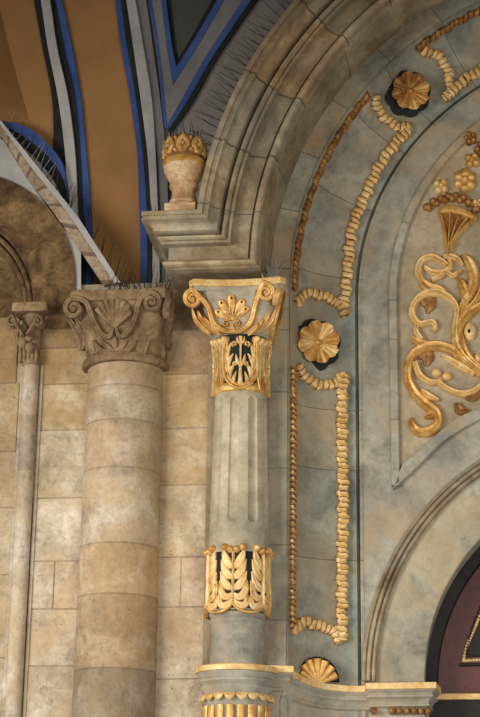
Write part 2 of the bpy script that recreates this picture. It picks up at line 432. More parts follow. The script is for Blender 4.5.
# ================================================================== SMALL ROMANESQUE ARCH AT THE LEFT EDGE
def arc3(pts):  # circle through three (x,z)
    (x1, y1), (x2, y2), (x3, y3) = pts
    a = 2*(x2-x1); b_ = 2*(y2-y1); c = x2*x2+y2*y2-x1*x1-y1*y1
    d = 2*(x3-x1); e = 2*(y3-y1); f = x3*x3+y3*y3-x1*x1-y1*y1
    D = a*e-b_*d; X = (c*e-b_*f)/D; Z = (a*f-c*d)/D
    return X, Z, math.hypot(x1-X, y1-Z)
def q2(x, y, Y): p = P(x, y, Y); return (p.x, p.z)
AX, AZ, AR = arc3([q2(3, 178, .45), q2(49, 209, .45), q2(75, 285, .45)])
BX, BZ, BR = arc3([q2(3, 231, .5), q2(31, 272, .5), q2(35.5, 300, .5)])
b = MB()
n = 40; zs = P(30, 316, .45).z
rows = []
for i in range(n+1):
    t_ = i/n
    aO = math.radians(-2)+t_*math.radians(125)
    O = (AX+AR*math.cos(aO), AZ+AR*math.sin(aO)); I = (BX+BR*math.cos(aO), BZ+BR*math.sin(aO))
    if i == 0: O = (AX+AR, zs-.1); I = (BX+BR, zs-.1)
    rows.append([Vector((O[0], .75, O[1])), Vector((O[0], .45, O[1]))]+[Vector((O[0]*(1-f)+I[0]*f, .45, O[1]*(1-f)+I[1]*f)) for f in (.25, .5, .75, 1)]+[Vector((I[0], .56, I[1]))])
vt = [(random.uniform(.85, 1.15)) for _ in range(12)]
b.quadgrid(rows, tint=lambda i, j: tw(vt[i//5], .03), flip=True)
t = thing('round_arch', (AX, .6, zs-.1), 'weathered brown stone round arch at the left edge, springing from the small carved capital', 'arch')
b.build('arch_ring', M['arch_stone'], t)
# roll mouldings in the arch
for dr, rr, Yc in ((.0, .026, .53), (-.055, .022, .58), (-.10, .02, .62)):
    b = MB(); rows = []
    for i in range(n+1):
        a = math.radians(-3)+i/n*math.radians(128); row = []
        for j in range(10):
            ph = 2*PI*j/10; R_ = BR+dr+rr*math.cos(ph)
            row.append(Vector((BX+R_*math.cos(a), Yc+rr*math.sin(ph), BZ+R_*math.sin(a))))
        rows.append(row)
    b.quadgrid(rows, closed_u=True, flip=True); b.build('roll_moulding', M['arch_stone'], t)
b = MB(); c = [Vector((BX+(BR-.02)*math.cos(math.radians(-10+k*10)), .68, BZ+(BR-.02)*math.sin(math.radians(-10+k*10)))) for k in range(20)]
c += [Vector((c[-1].x, .68, zs-.12))]
b.prism(c, Vector((0, .1, 0))); b.build('niche_back', M['arch_stone'], t)
# white plaster between arch and coping
b = MB(); poly = [(-14, 128), (4, 141), (27, 178), (54, 216), (80, 250), (83, 292), (75, 292), (74, 270), (65, 243), (49, 209), (27, 190), (3, 178), (-14, 176)]
rows = []
up_ = [(-14, 128), (4, 141), (27, 178), (54, 216), (70, 236), (81, 252), (81, 290)]; lo_ = [(-14, 180), (4, 180), (27, 192), (49, 211), (63, 240), (72, 265), (76, 290)]
b.quadgrid([[P(x, y, .47), P(u, v, .47)] for (x, y), (u, v) in zip(lo_, up_)], flip=True)
b.quadgrid([[P(u, v, .47), P(u, v, .8)] for (u, v) in up_], flip=True)
struct(b.build('trim_1', M['white']))
# raking coping
t = thing('raking_coping', P(110, 285, .45), 'sloping pinkish stone coping with a pale edge strip, descending to the large carved capital', 'coping')
top = [P(-14, 97, .42), P(4, 125, .42), P(35, 164, .42), P(78.6, 218, .42), P(121, 284, .42)]
low = [P(-14, 114, .45), P(4, 140, .45), P(27, 178, .45), P(54, 213, .45), P(104, 285, .45)]
mid = [a*.66+c*.34 for a, c in zip(top, low)]
def res(pts, n=60):
    out = []
    for i in range(n+1):
        f = i/n*(len(pts)-1); k = min(int(f), len(pts)-2); f -= k; out.append(pts[k]*(1-f)+pts[k+1]*f)
    return out
tp, md, lw = res(top), res(mid), res(low)
b = MB(); rows = []
for a, m_ in zip(tp, md):
    rows.append([m_+Vector((0, .02, 0)), m_+Vector((0, -.03, 0)), a+Vector((0, -.03, 0)), a+Vector((0, .45, 0.02))])
b.quadgrid(rows); b.build('edge_strip', M['white'], t)
b = MB(); rows = [[l+Vector((0, .35, 0)), l, m_+Vector((0, .0, 0))] for l, m_ in zip(lw, md)]
cf = [random.uniform(.85, 1.1) for _ in range(40)]
b.quadgrid(rows, tint=lambda i, j: (.5, .45, .4) if i % 6 == 5 else tw(cf[i//6], .04)); b.build('tile_course', M['tile'], t, smooth=20)

# ================================================================== COLONETTE
cax = P(29.5, 400, .50).x; mp = mpp(30, 400, .45)
cax2 = P(16, 700, .50).x
caxm = (cax+cax2)/2
zc = lambda y: P(29, y, .5).z
t = thing('colonette', (caxm, .47, -3.0), 'slim pale colonette with a small scrolled capital at the left edge', 'column')
b = MB(); lathe(b, caxm, .47, [(.060, -3.2), (.060, zc(366))], 32, tint=None, cap=False)
rr = random.Random(5); tints = [tw(rr.uniform(.8, 1.05), .03) for _ in range(12)]
b.v = []; b.f = []; b.m = []; b.t = []
prof = [(.058, -3.2+k*.07) for k in range(int((zc(366)+3.2)/.07)+1)]+[(.058, zc(366))]
lathe(b, caxm, .47, prof, 32, tint=lambda i, j: tints[min(11, i//6)], cap=False)
b.box((caxm-.085, .485, -3.2), (caxm-.062, .52, zc(366))); b.box((caxm+.066, .485, -3.2), (caxm+.086, .52, zc(366)))
b.build('shaft', M['ashlar'], t)
b = MB(); lathe(b, caxm, .47, [(.06, zc(368)), (.068, zc(367)), (.07, zc(365)), (.066, zc(363)), (.06, zc(362)), (.056, zc(358)), (.062, zc(340)), (.085, zc(322)), (.09, zc(319))], 32)
b.build('bell', M['brown_stone'], t)
b = MB(); b.box((caxm-.135, .31, zc(319)), (caxm+.135, .62, zc(310)), ch=.008); b.build('abacus', M['brown_stone'], t)
sf = surf_plane((caxm, .335, 0), (0, -1, 0))
for cxp in (13, 38):
    b = MB(); d = 1 if cxp > 25 else -1
    ribbon(b, sf, [(25+d*2, 335), (25+d*8, 326)]+spiral((cxp, 322), 5.5, 1, 90 if d > 0 else 90, -1.4*d, 24), [3, 3]+[3-1.6*i/24 for i in range(25)], .03, base=-.06, step=1.5); dome(b, sf, (cxp, 322), 2, .03)
    b.build('volute', M['brown_stone'], t)
for xx, yy in ((24, 330), (29, 336), (22, 342), (30, 348)):
    b = MB(); dome(b, surf_Y(.40), (xx, yy), 5, .035, ry=6, base=-.05); b.build('leaf', M['brown_stone'], t)
for k in range(5):
    b = MB(); ribbon(b, surf_Y(.415), [(20+k*4, 362), (20.3+k*4, 354), (20+k*4, 347)], [3, 3.4, 2.4], .014, base=-.03); b.build('leaf', M['brown_stone'], t)

# ================================================================== BIG ENGAGED COLUMN
bx = (P(125, 400, .5).x+P(114.5, 700, .5).x)/2; BY = .5
k0 = mpp(122, 400, .5)
zb = lambda y: P(122, y, BY).z
RB = 39.5*k0
t = thing('engaged_column', (bx, BY, -3.2), 'thick limestone engaged column with brown carved shell and volute capital', 'column')
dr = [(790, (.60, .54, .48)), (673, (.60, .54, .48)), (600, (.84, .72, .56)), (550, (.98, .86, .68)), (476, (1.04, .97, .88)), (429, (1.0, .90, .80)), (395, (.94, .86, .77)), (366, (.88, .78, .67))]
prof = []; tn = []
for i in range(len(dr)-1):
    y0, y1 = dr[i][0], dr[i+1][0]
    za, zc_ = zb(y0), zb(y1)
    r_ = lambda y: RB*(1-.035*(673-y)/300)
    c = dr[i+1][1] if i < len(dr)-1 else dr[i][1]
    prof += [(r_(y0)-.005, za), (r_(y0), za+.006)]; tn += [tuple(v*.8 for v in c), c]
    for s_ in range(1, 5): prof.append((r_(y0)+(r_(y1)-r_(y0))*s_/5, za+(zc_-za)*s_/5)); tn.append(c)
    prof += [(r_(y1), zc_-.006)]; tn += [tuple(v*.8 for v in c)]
prof.append((RB*.96, zb(360))); tn.append(dr[-1][1])
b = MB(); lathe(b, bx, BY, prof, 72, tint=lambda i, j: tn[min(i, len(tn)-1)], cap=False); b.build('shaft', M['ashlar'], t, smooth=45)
ze = zb
RT = 44*k0
b = MB(); lathe(b, bx, BY, [(RB*.95, ze(373)), (RT*.97, ze(372.5)), (RT, ze(370)), (RT*1.005, ze(367.5)), (RT*.98, ze(365)), (RB*.96, ze(363.5)), (RB*.95, ze(362))], 72, cap=False); b.build('astragal', M['brown_stone'], t)
# bell / block
zt0, zt1 = P(120, 298.5, BY-.37).z, P(120, 288, BY-.37).z
def frustum(mb, cx, cy, z0, h0, z1, h1, tint=None, n=8, concave=0.0, flare=1.6):
    rows = []
    for i in range(n+1):
        f = i/n; h = h0+(h1-h0)*f**flare; z = z0+(z1-z0)*f; row = []
        pw = 2+6*f
        for j in range(64):
            a = 2*PI*j/64; c_, s_ = math.cos(a), math.sin(a)
            r = (abs(c_)**pw+abs(s_)**pw)**(-1/pw)*h
            row.append(Vector((cx+r*c_, cy+r*s_, z)))
        rows.append(row)
    mb.quadgrid(rows, closed_u=True, tint=tint); mb.poly(list(reversed(rows[0]))); mb.poly(list(rows[-1]))
b = MB(); frustum(b, bx, BY, ze(364), RB*.98, zt0+.002, .325, flare=1.0); b.build('bell', M['brown_stone'], t, smooth=60)
hb = .375
def abacus(mb, cx, cy, z0, z1, h, conc, tint=None, mat=0, corner=.06, n=12):
    pts = []
    for s_ in range(4):
        a = s_*PI/2
        for i in range(n+1):
            f = -1+2*i/n; x = f*(h-corner*.6); y = -h+conc*(1-f*f)
            pts.append((cx+x*math.cos(a)-y*math.sin(a), cy+x*math.sin(a)+y*math.cos(a)))
    lo_ = []
    rows = []
    for z, e in ((z0, .985), (z0+(z1-z0)*.15, 1.0), (z1-(z1-z0)*.15, 1.0), (z1, .985)):
        rows.append([Vector((cx+(x-cx)*e, cy+(y-cy)*e, z)) for x, y in pts])
    mb.quadgrid(rows, closed_u=True, mat=mat, tint=tint); mb.poly(list(reversed(rows[0])), mat); mb.poly(list(rows[-1]), mat)
b = MB(); abacus(b, bx, BY, zt0, zt1, hb, .03); b.build('abacus', M['brown_stone'], t, smooth=25)
# front carving on a leaning plane
def leanplane(cx, cy, zA, hA, zB, hB):
    """front plane through half depth hA at zA (low) and hB at zB (high)"""
    return surf_plane((cx, cy-hA, zA), Vector((0, -(zB-zA), -(hB-hA))))
sp = leanplane(bx, BY, ze(362), .275, zt0, .335)
def capital_face(where, ang, parts):
    for nm, mt, fn in parts:
        b = MB(); fn(b)
        if ang:
            rotz(b, where[0], where[1], ang)
            b.v = [v+Vector((.0, .06, 0)) for v in b.v]
        b.build(nm, mt, where[2])
def fL(b):
    ribbon(b, sp, [(113.5, 329), (110, 337), (102, 334), (94, 320), (87, 303)]+spiral((75, 309), 11, 2.5, 50, 1.6, 36)[2:], [3.6, 5.5, 6, 6, 6]+[6-3*i/35 for i in range(35)], .05, base=-.05, groove=.18)
    dome(b, sp, (75, 309), 3.6, .05, base=-.05)
def fR(b):
    ribbon(b, sp, [(117, 329), (120.5, 337), (128, 333), (136, 319), (140.5, 301)]+spiral((152, 303), 10.7, 2.5, 130, -1.6, 36)[2:], [3.6, 5.5, 6, 6, 6]+[6-3*i/35 for i in range(35)], .05, base=-.05, groove=.18)
    dome(b, sp, (152, 303), 3.6, .05, base=-.05)
def fFan(b):
    for k, (x, y) in enumerate(((97, 309), (101, 303.5), (106.5, 301), (112.5, 300), (118.5, 300), (124, 301.5), (129, 305.5), (131, 312))):
        ribbon(b, sp, [(115, 329), ((x+115)/2, (y+329)/2), (x, y)], [1.4, 4.4, 6], .034, base=-.02)
def fDrop(b):
    ribbon(b, sp, [(115, 350), (115, 343), (115, 337)], [2, 7, 3], .03, groove=.2, base=-.03)
    for d in (-1, 1): ribbon(b, sp, [(115, 351), (115+7*d, 347), (115+13*d, 340)], [2, 6, 1.5], .03, groove=.2, base=-.03); ribbon(b, sp, [(115+4*d, 352), (115+14*d, 350), (115+22*d, 340)], [3, 6, 1.5], .03, groove=.2, base=-.03)
parts = [('volute', M['brown_stone'], fL), ('volute', M['brown_stone'], fR), ('shell', M['brown_stone'], fFan), ('leaf_spray', M['brown_stone'], fDrop)]
capital_face((bx, BY, t), 0, parts); capital_face((bx, BY, t), PI/2, parts)
# corner acanthus leaves
for sgn in (-1, 1):
    for k, (xa, xb) in enumerate(((24, 34), (31, 43), (38, 50))):
        b = MB(); spl = leanplane(bx, BY+.05+.06*k, ze(362), .26, zt0, .30)
        ribbon(b, spl, [(122+sgn*xa-2, 355-k*2), (122+sgn*(xa+1), 342), (120+sgn*(xa+5), 330), (118+sgn*xb, 317)], [6, 10, 9, 2.5], .05, base=-.10, groove=.3, serr=.1, speriod=5); b.build('acanthus_leaf', M['brown_stone'], t)

# ================================================================== PORTAL : outer archivolt ring
C5I = 2.741
PROF = [(3.191, .98), (3.191, -.20), (3.184, -.206), (3.150, -.206), (3.146, -.190), (3.122, -.190), (3.118, -.206), (3.106, -.206), (3.102, -.160),
        (3.096, -.140), (3.080, -.112), (3.060, -.100), (3.046, -.098), (3.042, -.075), (3.034, -.012), (3.024, -.012), (3.020, -.050), (3.010, -.064), (2.998, -.064), (2.988, -.050), (2.984, -.018), (2.976, -.018), (2.972, -.034), (2.952, -.034),
        (2.948, .030), (2.936, .034), (2.826, .034), (2.822, .056), (2.814, .056), (2.810, .012), (2.800, -.010), (2.784, -.018), (2.768, -.010), (2.758, .012), (2.754, .05), (2.746, .05), (C5I, .12)]
ZJ = 1.115
def ringmesh(mb, prof, t0f, t1, bounds, n=110, tintf=None, cut=None):
    st, ks = voussoirs(0, 1, bounds, n)
    rows = []
    for s_ in st:
        row = []
        for r, Y in prof:
            t0 = t0f(r); th = t0+(t1-t0)*s_
            row.append(arcpt(r, Y, th))
        rows.append(row)
    def tf(i, j):
        k = ks[i]
        return JT if k < 0 else tintf(k, j)
    mb.quadgrid(rows, tint=tf)
    mb.poly(list(reversed(rows[0]))+[], 0)
def roll_highlight(r): return 1.28 if 2.765 < r < 2.805 or 3.045 < r < 3.10 or 2.985 < r < 3.012 else 1.0  # lighter rolls: their highlight lines are put into the tint
at_ = [(1.0, .98, .94), (.88, .90, .90), (1.04, .93, .80), (.90, .84, .76), (1.0, .90, .78), (.86, .80, .72), (.95, .9, .84)]
t = thing('portal_archivolt', (CX-3.0, .3, ZJ), 'large beige moulded stone arch sweeping up from the cornice block to the top edge', 'arch')
b = MB(); ringmesh(b, PROF, lambda r: math.asin((ZJ-CZ)/r), A_TOP, [.115, .245, .40, .52, .68, .84], tintf=lambda k, j: tuple(v*roll_highlight(PROF[j][0]) for v in at_[k % 7])); b.build('outer_moulding', M['beige'], t, smooth=30)
# inner soffit and flat band
SP = [(C5I, .12), (2.730, .20), (2.716, .34), (2.710, .46), (2.712, .50)]
b = MB(); ringmesh(b, SP, lambda r: math.asin((ZJ-CZ)/r)-.16, A_TOP, [.2, .45, .7], tintf=lambda k, j: ((.80, .76, .68), (.72, .68, .6), (.78, .72, .62), (.7, .66, .6))[k % 4]); b.build('soffit', M['beige'], t, smooth=40)

# ================================================================== CORNICE BLOCK
zB = P(225, 272, .12).z
zT = P(175, 210, -.20).z
def zk(r): return zB+(r-C5I)/(3.191-C5I)*(zT-zB)
xl0 = P(142, 215, -.20).x; xl1 = P(178, 276, .12).x
def xl(r, Y): return xl1+(xl0-xl1)*((.12-Y)/.32)
t = thing('cornice_block', ((xl1+.1)/2, .4, zB), 'stepped beige stone cornice block carrying the urn above the gilded capital', 'cornice')
b = MB(); rows = []
zj2 = ZJ-.006
for st in range(16):
    row = []
    for r, Y in PROF:
        zc_ = zk(r); xa = CX-math.sqrt(max(0, r*r-(zj2-CZ)**2)) if zj2 > CZ else CX-r
        def xat(z): return CX-(math.sqrt(r*r-(z-CZ)**2) if z > CZ else r)
        if st <= 4:
            z = zj2+(zc_-zj2)*st/4; row.append(Vector((xat(z), Y, z)))
        elif st <= 12:
            x = xat(zc_)+(xl(r, Y)-xat(zc_))*(st-4)/8; row.append(Vector((x, Y, zc_)))
        else:
            Yr = Y+(.98-Y)*(st-12)/3; row.append(Vector((xl(r, Y), Yr, zc_)))
    rows.append(row)
b.quadgrid(rows, tint=lambda i, j: tuple(v*(1+(roll_highlight(PROF[j][0])-1)*.5) for v in ((1.14, 1.11, 1.05) if i > 4 else (1.0, .98, .94)))); b.build('moulded_face', M['beige'], t, smooth=30)
b = MB(); zt_ = zk(3.191)
b.poly([Vector((xl0+.0, -.20, zt_)), Vector((CX-3.191+.02, -.20, zt_)), Vector((CX-3.191+.02, .98, zt_)), Vector((xl0, .98, zt_))])
zz = zk(C5I)
b.poly([Vector((xl1, .12, zz)), Vector((xl1, .98, zz)), Vector((CX-C5I, .98, zz)), Vector((CX-C5I, .12, zz))])
b.build('core', M['beige'], t)

# ================================================================== PIER with flat band (behind the gilded column), band follows the arch
t = thing('portal_pier', (.25, .5, -3.2), 'grey stone pilaster strip right of the gilded column, running up into the arch', 'pier')
BP = [(2.712, .62), (2.712, .50), (2.580, .50), (2.575, .512), (2.568, .515), (2.562, .50)]
def legs(mb, prof, zlow, t1, bounds_leg, bounds_arc, tintf, n=60, flip=False):
    st = []; ks = []
    cur = zlow-CZ; st.append(cur); idx = 0
    def add(end, cnt, steps=6):
        nonlocal cur, idx
        for i in range(1, steps+1): st.append(cur+(end-cur)*i/steps); ks.append(idx)
        cur = end
    for bl in bounds_leg:
        add(bl-CZ-.003, 0); st.append(cur+.006); ks.append(-1); cur = cur+.006; idx += 1
    add(0, 0, 4)
    prev = 0
    for ba in bounds_arc:
        add(ba-.0015, 0, max(2, int((ba-cur)*40))); st.append(cur+.003); ks.append(-1); cur += .003; idx += 1
    add(t1, 0, max(2, int((t1-cur)*40)))
    rows = [[arcpt(r, Y, s_) for r, Y in prof] for s_ in st]
    mb.quadgrid(rows, tint=lambda i, j: JT if ks[i] < 0 else tintf(ks[i], j), flip=flip)
zl = lambda y, x=277, Y=.5: P(x, y, Y).z
bt = [(1.06, 1.03, .98), (1.0, .98, .94), (.9, .93, .92), (1.05, 1.02, .95), (.95, .95, .9), (1.02, .99, .93), (1.0, .93, .82), (.86, .88, .86), (1.08, .95, .8), (.86, .88, .82), (.95, .86, .76), (.8, .8, .76)]
b = MB(); legs(b, BP, -3.2, A_TOP, [zl(620), zl(545), zl(468), zl(392), zl(330)], [.06, .24, .42, .6, .8, 1.0, 1.2], lambda k, j: bt[k % 12]); b.build('flat_band', M['grey'], t, smooth=30)
b = MB(); b.box((P(206, 500, .5).x, .485, -3.2), (CX-2.706, .8, zB-.01), 0, (.80, .70, .58)); b.build('backing', M['column'], t)

# ================================================================== CONCAVE PANEL BAND (cove)
R7, R8 = 2.562, 2.098
def cove(u, t_):
    a = max(-.2, min(1.2, u))*PI/2*.93
    r = R7-(R7-R8)*(1-math.cos(a))/(1-math.cos(PI/2*.93)); Y = .50+.34*math.sin(a)/math.sin(PI/2*.93)
    return arcpt(r, Y, t_)
def surf_cove(x, y):
    g = P(x, y, .74); dz = g.z-CZ
    if dz > 0: tt = math.atan2(dz, CX-g.x); r = math.hypot(dz, CX-g.x)
    else: tt = dz; r = CX-g.x
    c = 1-min(1, max(0, (R7-r)/(R7-R8))); u = math.acos(max(0, min(1, c)))/(PI/2)
    a, t_ = newton(lambda q, s_: cove(q, s_), x, y, (min(.95, max(.08, u)), tt))
    p = cove(a, t_); e = 1e-3
    n_ = (cove(a+e, t_)-cove(a-e, t_)).cross(cove(a, t_+e)-cove(a, t_-e)).normalized()
    if n_.y > 0: n_ = -n_
    return p, n_
t = thing('panel_band', (.55, .7, -2.3), 'grey green marble concave band with sunken panels framed by gilded ropes', 'panel')
COVEP = [cove(i/14, 0) for i in range(15)]
cp = [(CX-v.x, v.y) for v in COVEP]+[(R8-.003, .885), (R8-.022, .885), (R8-.025, .836), (R8-.05, .836)]
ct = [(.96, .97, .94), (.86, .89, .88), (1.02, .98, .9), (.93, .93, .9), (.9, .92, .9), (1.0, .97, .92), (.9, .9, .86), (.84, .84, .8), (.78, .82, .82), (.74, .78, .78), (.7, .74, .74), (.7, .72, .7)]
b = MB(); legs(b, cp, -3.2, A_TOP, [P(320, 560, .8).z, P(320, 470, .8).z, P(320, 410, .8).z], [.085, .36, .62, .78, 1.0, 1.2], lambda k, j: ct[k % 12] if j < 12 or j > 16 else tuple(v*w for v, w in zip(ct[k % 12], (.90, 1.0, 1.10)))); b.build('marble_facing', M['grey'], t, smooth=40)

# ================================================================== TYMPANUM WALL / SPANDREL
LX, LZ = 2.698, -2.151
R_L1 = 1.896
ZIMP = Pz(400, 683, -2.15).z
b = MB(); rows = []; xs = []
x0 = CX-R8+.03; nx_ = 90
def Lz(x, r=R_L1-.01):
    d = abs(x-LX); return LZ+math.sqrt(r*r-d*d) if d < r else ZIMP-1.0
def Tz(x, r=R8-.04): d = abs(x-CX); return CZ+math.sqrt(max(0, r*r-d*d))
for i in range(nx_+1):
    f = i/nx_; x = x0+(4.9-x0)*f**1.5
    zt1_ = Tz(x) if x < CX+R8-.05 else CZ; zb1 = Lz(x)
    xs.append(x); rows.append([Vector((x, .84, zb1+(zt1_-zb1)*j/10)) for j in range(11)])
b.quadgrid(rows, flip=False)
w = b.build('wall_portal', M['grey'], smooth=30); struct(w)
# raised tympanum frame
t = thing('tympanum_frame', (CX-1.837, .84, P(393, 488, .84).z), 'raised grey marble moulding framing the gilded scroll relief', 'frame')
FR = [(1.842, .85), (1.838, .805), (1.830, .800), (1.784, .800), (1.776, .81), (1.768, .85)]
zf = P(393, 486, .82).z
b = MB(); legs(b, FR, zf, A_TOP, [P(392, 420, .82).z, P(392, 340, .82).z, CZ-.008], [.35, .7], lambda k, j: ((1.02, 1.03, 1.02), (.96, .98, .98), (1.02, 1.02, 1.02), (1, 1, .98), (1.05, .93, .78), (1.0, .88, .72), (.9, .82, .7))[k % 7]); b.build('upright', M['grey'], t, smooth=30)
B1 = [(392.5, 489), (416, 468), (445, 440), (476, 421), (520, 402), (560, 392)]; B2 = [(402.5, 464), (423.5, 446), (452, 421), (478, 408), (520, 389), (560, 380)]
q1, q2_ = crom(B1, 6), crom(B2, 6); m_ = min(len(q1), len(q2_))
rows = []
for i in range(m_):
    a = q1[int(i*(len(q1)-1)/(m_-1))]; c = q2_[int(i*(len(q2_)-1)/(m_-1))]
    pa, pc = P(a[0], a[1], .80), P(c[0], c[1], .80)
    rows.append([pa+Vector((0, .05, 0)), pa+Vector((0, .006, 0)), pa*.88+pc*.12, pa*.12+pc*.88, pc+Vector((0, .006, 0)), pc+Vector((0, .05, 0))])
b = MB(); b.quadgrid(rows); b.build('lower_rail', M['grey'], t, smooth=30)
# sunk brownish field inside the frame
b = MB(); rows = []
for i in range(60):
    x = CX-1.80+i*.055
    zt1_ = CZ+math.sqrt(max(0.01, 1.80**2-(x-CX)**2)); q = proj(Vector((x, .835, 0)))
    xx = q[0]
    # lower edge follows the rail
    yy = None
    for j in range(len(q2_)-1):
        if q2_[j][0] <= xx <= q2_[j+1][0]:
            f = (xx-q2_[j][0])/(q2_[j+1][0]-q2_[j][0]); yy = q2_[j][1]*(1-f)+q2_[j+1][1]*f; break
    if yy is None: yy = 463 if xx < 403 else 380
    zb1 = P(xx, yy, .835).z-.02
    rows.append([Vector((x, .832, zb1+(zt1_-zb1)*j/8)) for j in range(9)])
b.quadgrid(rows, tint=(.84, .78, .70)); b.build('sunk_field', M['column'], t)

# ---- lower arch over the door
t = thing('door_arch', (1.0, .85, ZIMP), 'smooth grey stone arch with thin grooved mouldings over the dark red door', 'arch')
def ring2(mb, prof, cx, cz, a0, a1, n=60, tint=None):
    rows = []
    for i in range(n+1):
        a = a0+(a1-a0)*i/n
        rows.append([Vector((cx-r*math.cos(a), Y, cz+r*math.sin(a))) for r, Y in prof])
    mb.quadgrid(rows, tint=tint)
LP = [(1.900, .85), (1.897, .805), (1.888, .795), (1.877, .80), (1.873, .815), (1.868, .815), (1.863, .80), (1.851, .797), (1.843, .80), (1.839, .83), (1.833, .832), (1.829, .818), (1.817, .815), (1.807, .822), (1.803, .85), (1.801, .865)]
b = MB(); ring2(b, LP, LX, LZ, 0, math.radians(100)); b.build('moulding', M['beige'], t, smooth=35)
b = MB(); ring2(b, [(1.801, .862), (1.7, .862), (1.6, .862), (1.5, .862), (1.462, .862), (1.455, .87), (1.455, 1.3)], LX, LZ, 0, math.radians(100), tint=lambda i, j: JT if i in (17, ) and False else (1.06, 1.04, .98)); b.build('flat_face', M['grey'], t, smooth=35)
# legs of arch down below the impost
b = MB(); b.box((CX-R8+.01, .87, -3.2), (LX-1.455, 1.3, LZ+.01)); b.build('jamb', M['grey'], t)
b = MB(); ring2(b, [(1.46, 1.12), (1.375, 1.12), (1.365, 1.14), (1.365, 1.22)], LX+.0, LZ, 0, math.radians(100)); 
dfr = b
d = dfr.build('door_1', M['wood_dark'], smooth=35); struct(d)
b = MB(); rows = []
for i in range(40):
    a = math.radians(100)*i/39
    rows.append([Vector((LX-1.40*math.cos(a), 1.2, LZ+1.40*math.sin(a))), Vector((LX-.3*math.cos(a), 1.2, LZ+.3*math.sin(a)))])
b.quadgrid(rows); b.poly([Vector((LX-1.40, 1.2, -3.2)), Vector((LX+2, 1.2, -3.2)), Vector((LX+2, 1.2, LZ)), Vector((LX-1.40, 1.2, LZ))]); b.poly([Vector((LX-.3, 1.2, LZ)), Vector((LX+2, 1.2, LZ)), Vector((LX+2, 1.2, LZ+1.4)), Vector((LX-.3, 1.2, LZ+1.4))])
# transom
p0 = P(440, 694, 1.12); p1 = P(440, 700, 1.12)
d = thing('door_panel', (1.5, 1.2, -3.2), 'dark red wooden door leaf with a gold beaded frame at the lower right', 'door')
b.build('leaf', M['wood'], d)
b = MB(); b.box((LX-1.44, 1.08, p1.z), (LX+.5, 1.19, p0.z), ch=.004); b.build('gilded_rail', M['gold_pale'], d)
b = MB(); b.box((LX-1.44, 1.12, p1.z-.2), (LX+.5, 1.19, p1.z-.002)); b.build('transom', M['wood_dark'], d)
sd = surf_Y(1.19)
b = MB(); q = crom([(500, 560), (481, 612), (474, 630), (467, 646), (463.5, 660)], 2.6)+crom([(463.5, 661), (480, 660), (500, 659.5)], 2.6)
for c in q: dome(b, sd, c, 2.0, .022, n=8, k=3)
b.build('gilded_beading', M['gold_pale'], d)
b = MB(); ribbon(b, sd, [(497, 566), (476, 620), (469, 640), (466, 655)], 2, .02, mat=0); ribbon(b, sd, [(466, 656), (500, 655)], 2, .02); ribbon(b, sd, [(460, 665), (500, 664)], 3, .02); b.build('dark_bead', M['wood_dark'], d)
b = MB(); b.poly([P(x, y, 1.188) for x, y in ((467, 655), (520, 654), (520, 560), (500, 566), (478, 622))]); b.build('inset', M['wood_dark'], d)

# ================================================================== GILDED COLUMN
GX = (P(240.5, 400, .42).x+P(238, 640, .42).x)/2; GY = .42
kg = mpp(240, 400, GY)
zg = lambda y: P(240, y, GY).z
zgf = lambda y: P(240, y, GY-.2).z
t = thing('gilded_column', (GX, GY, -3.2), 'fluted grey stone column with a gilded acanthus band and gilded scroll capital', 'column')
rt, rb = 25.8*kg, 29.5*kg
def rsh(z): f = (zg(397)-z)/(zg(541)-zg(397)); return rt+(rb-rt)*(-f)
zf0, zf1 = zg(403), zg(527)
def flute(r, z, a):
    r = rsh(z); hw = math.radians(10.5)
    sp_ = 2*PI/9; ph = (a-(-PI/2-math.radians(6))+sp_/2) % sp_-sp_/2
    hw_m = hw*r
    dz = 0
    if z > zf0-hw_m: dz = z-(zf0-hw_m)
    if z < zf1+hw_m: dz = (zf1+hw_m)-z
    x = ph*r
    d = math.hypot(x, dz)/hw_m
    return r-(.022*math.sqrt(max(0, 1-d*d))**.7 if d < 1 else 0)
zt_, zbm = zg(396), zgf(551)
prof = [(1, zbm+(zt_-zbm)*i/150) for i in range(151)]
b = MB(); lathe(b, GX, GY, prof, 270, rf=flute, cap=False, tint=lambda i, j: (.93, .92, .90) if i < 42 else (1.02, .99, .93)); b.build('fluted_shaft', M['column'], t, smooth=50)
# gold ring under the capital
b = MB(); R_ = 28.5*kg
lathe(b, GX, GY, [(rt*.95, zg(399)), (rt*1.0, zg(398)), (R_*.97, zg(397)), (R_, zg(394)), (R_*.985, zg(391.5)), (R_*.93, zg(389.5)), (rt*.9, zg(389))], 64, cap=False); b.build('gilded_ring', M['gold'], t)
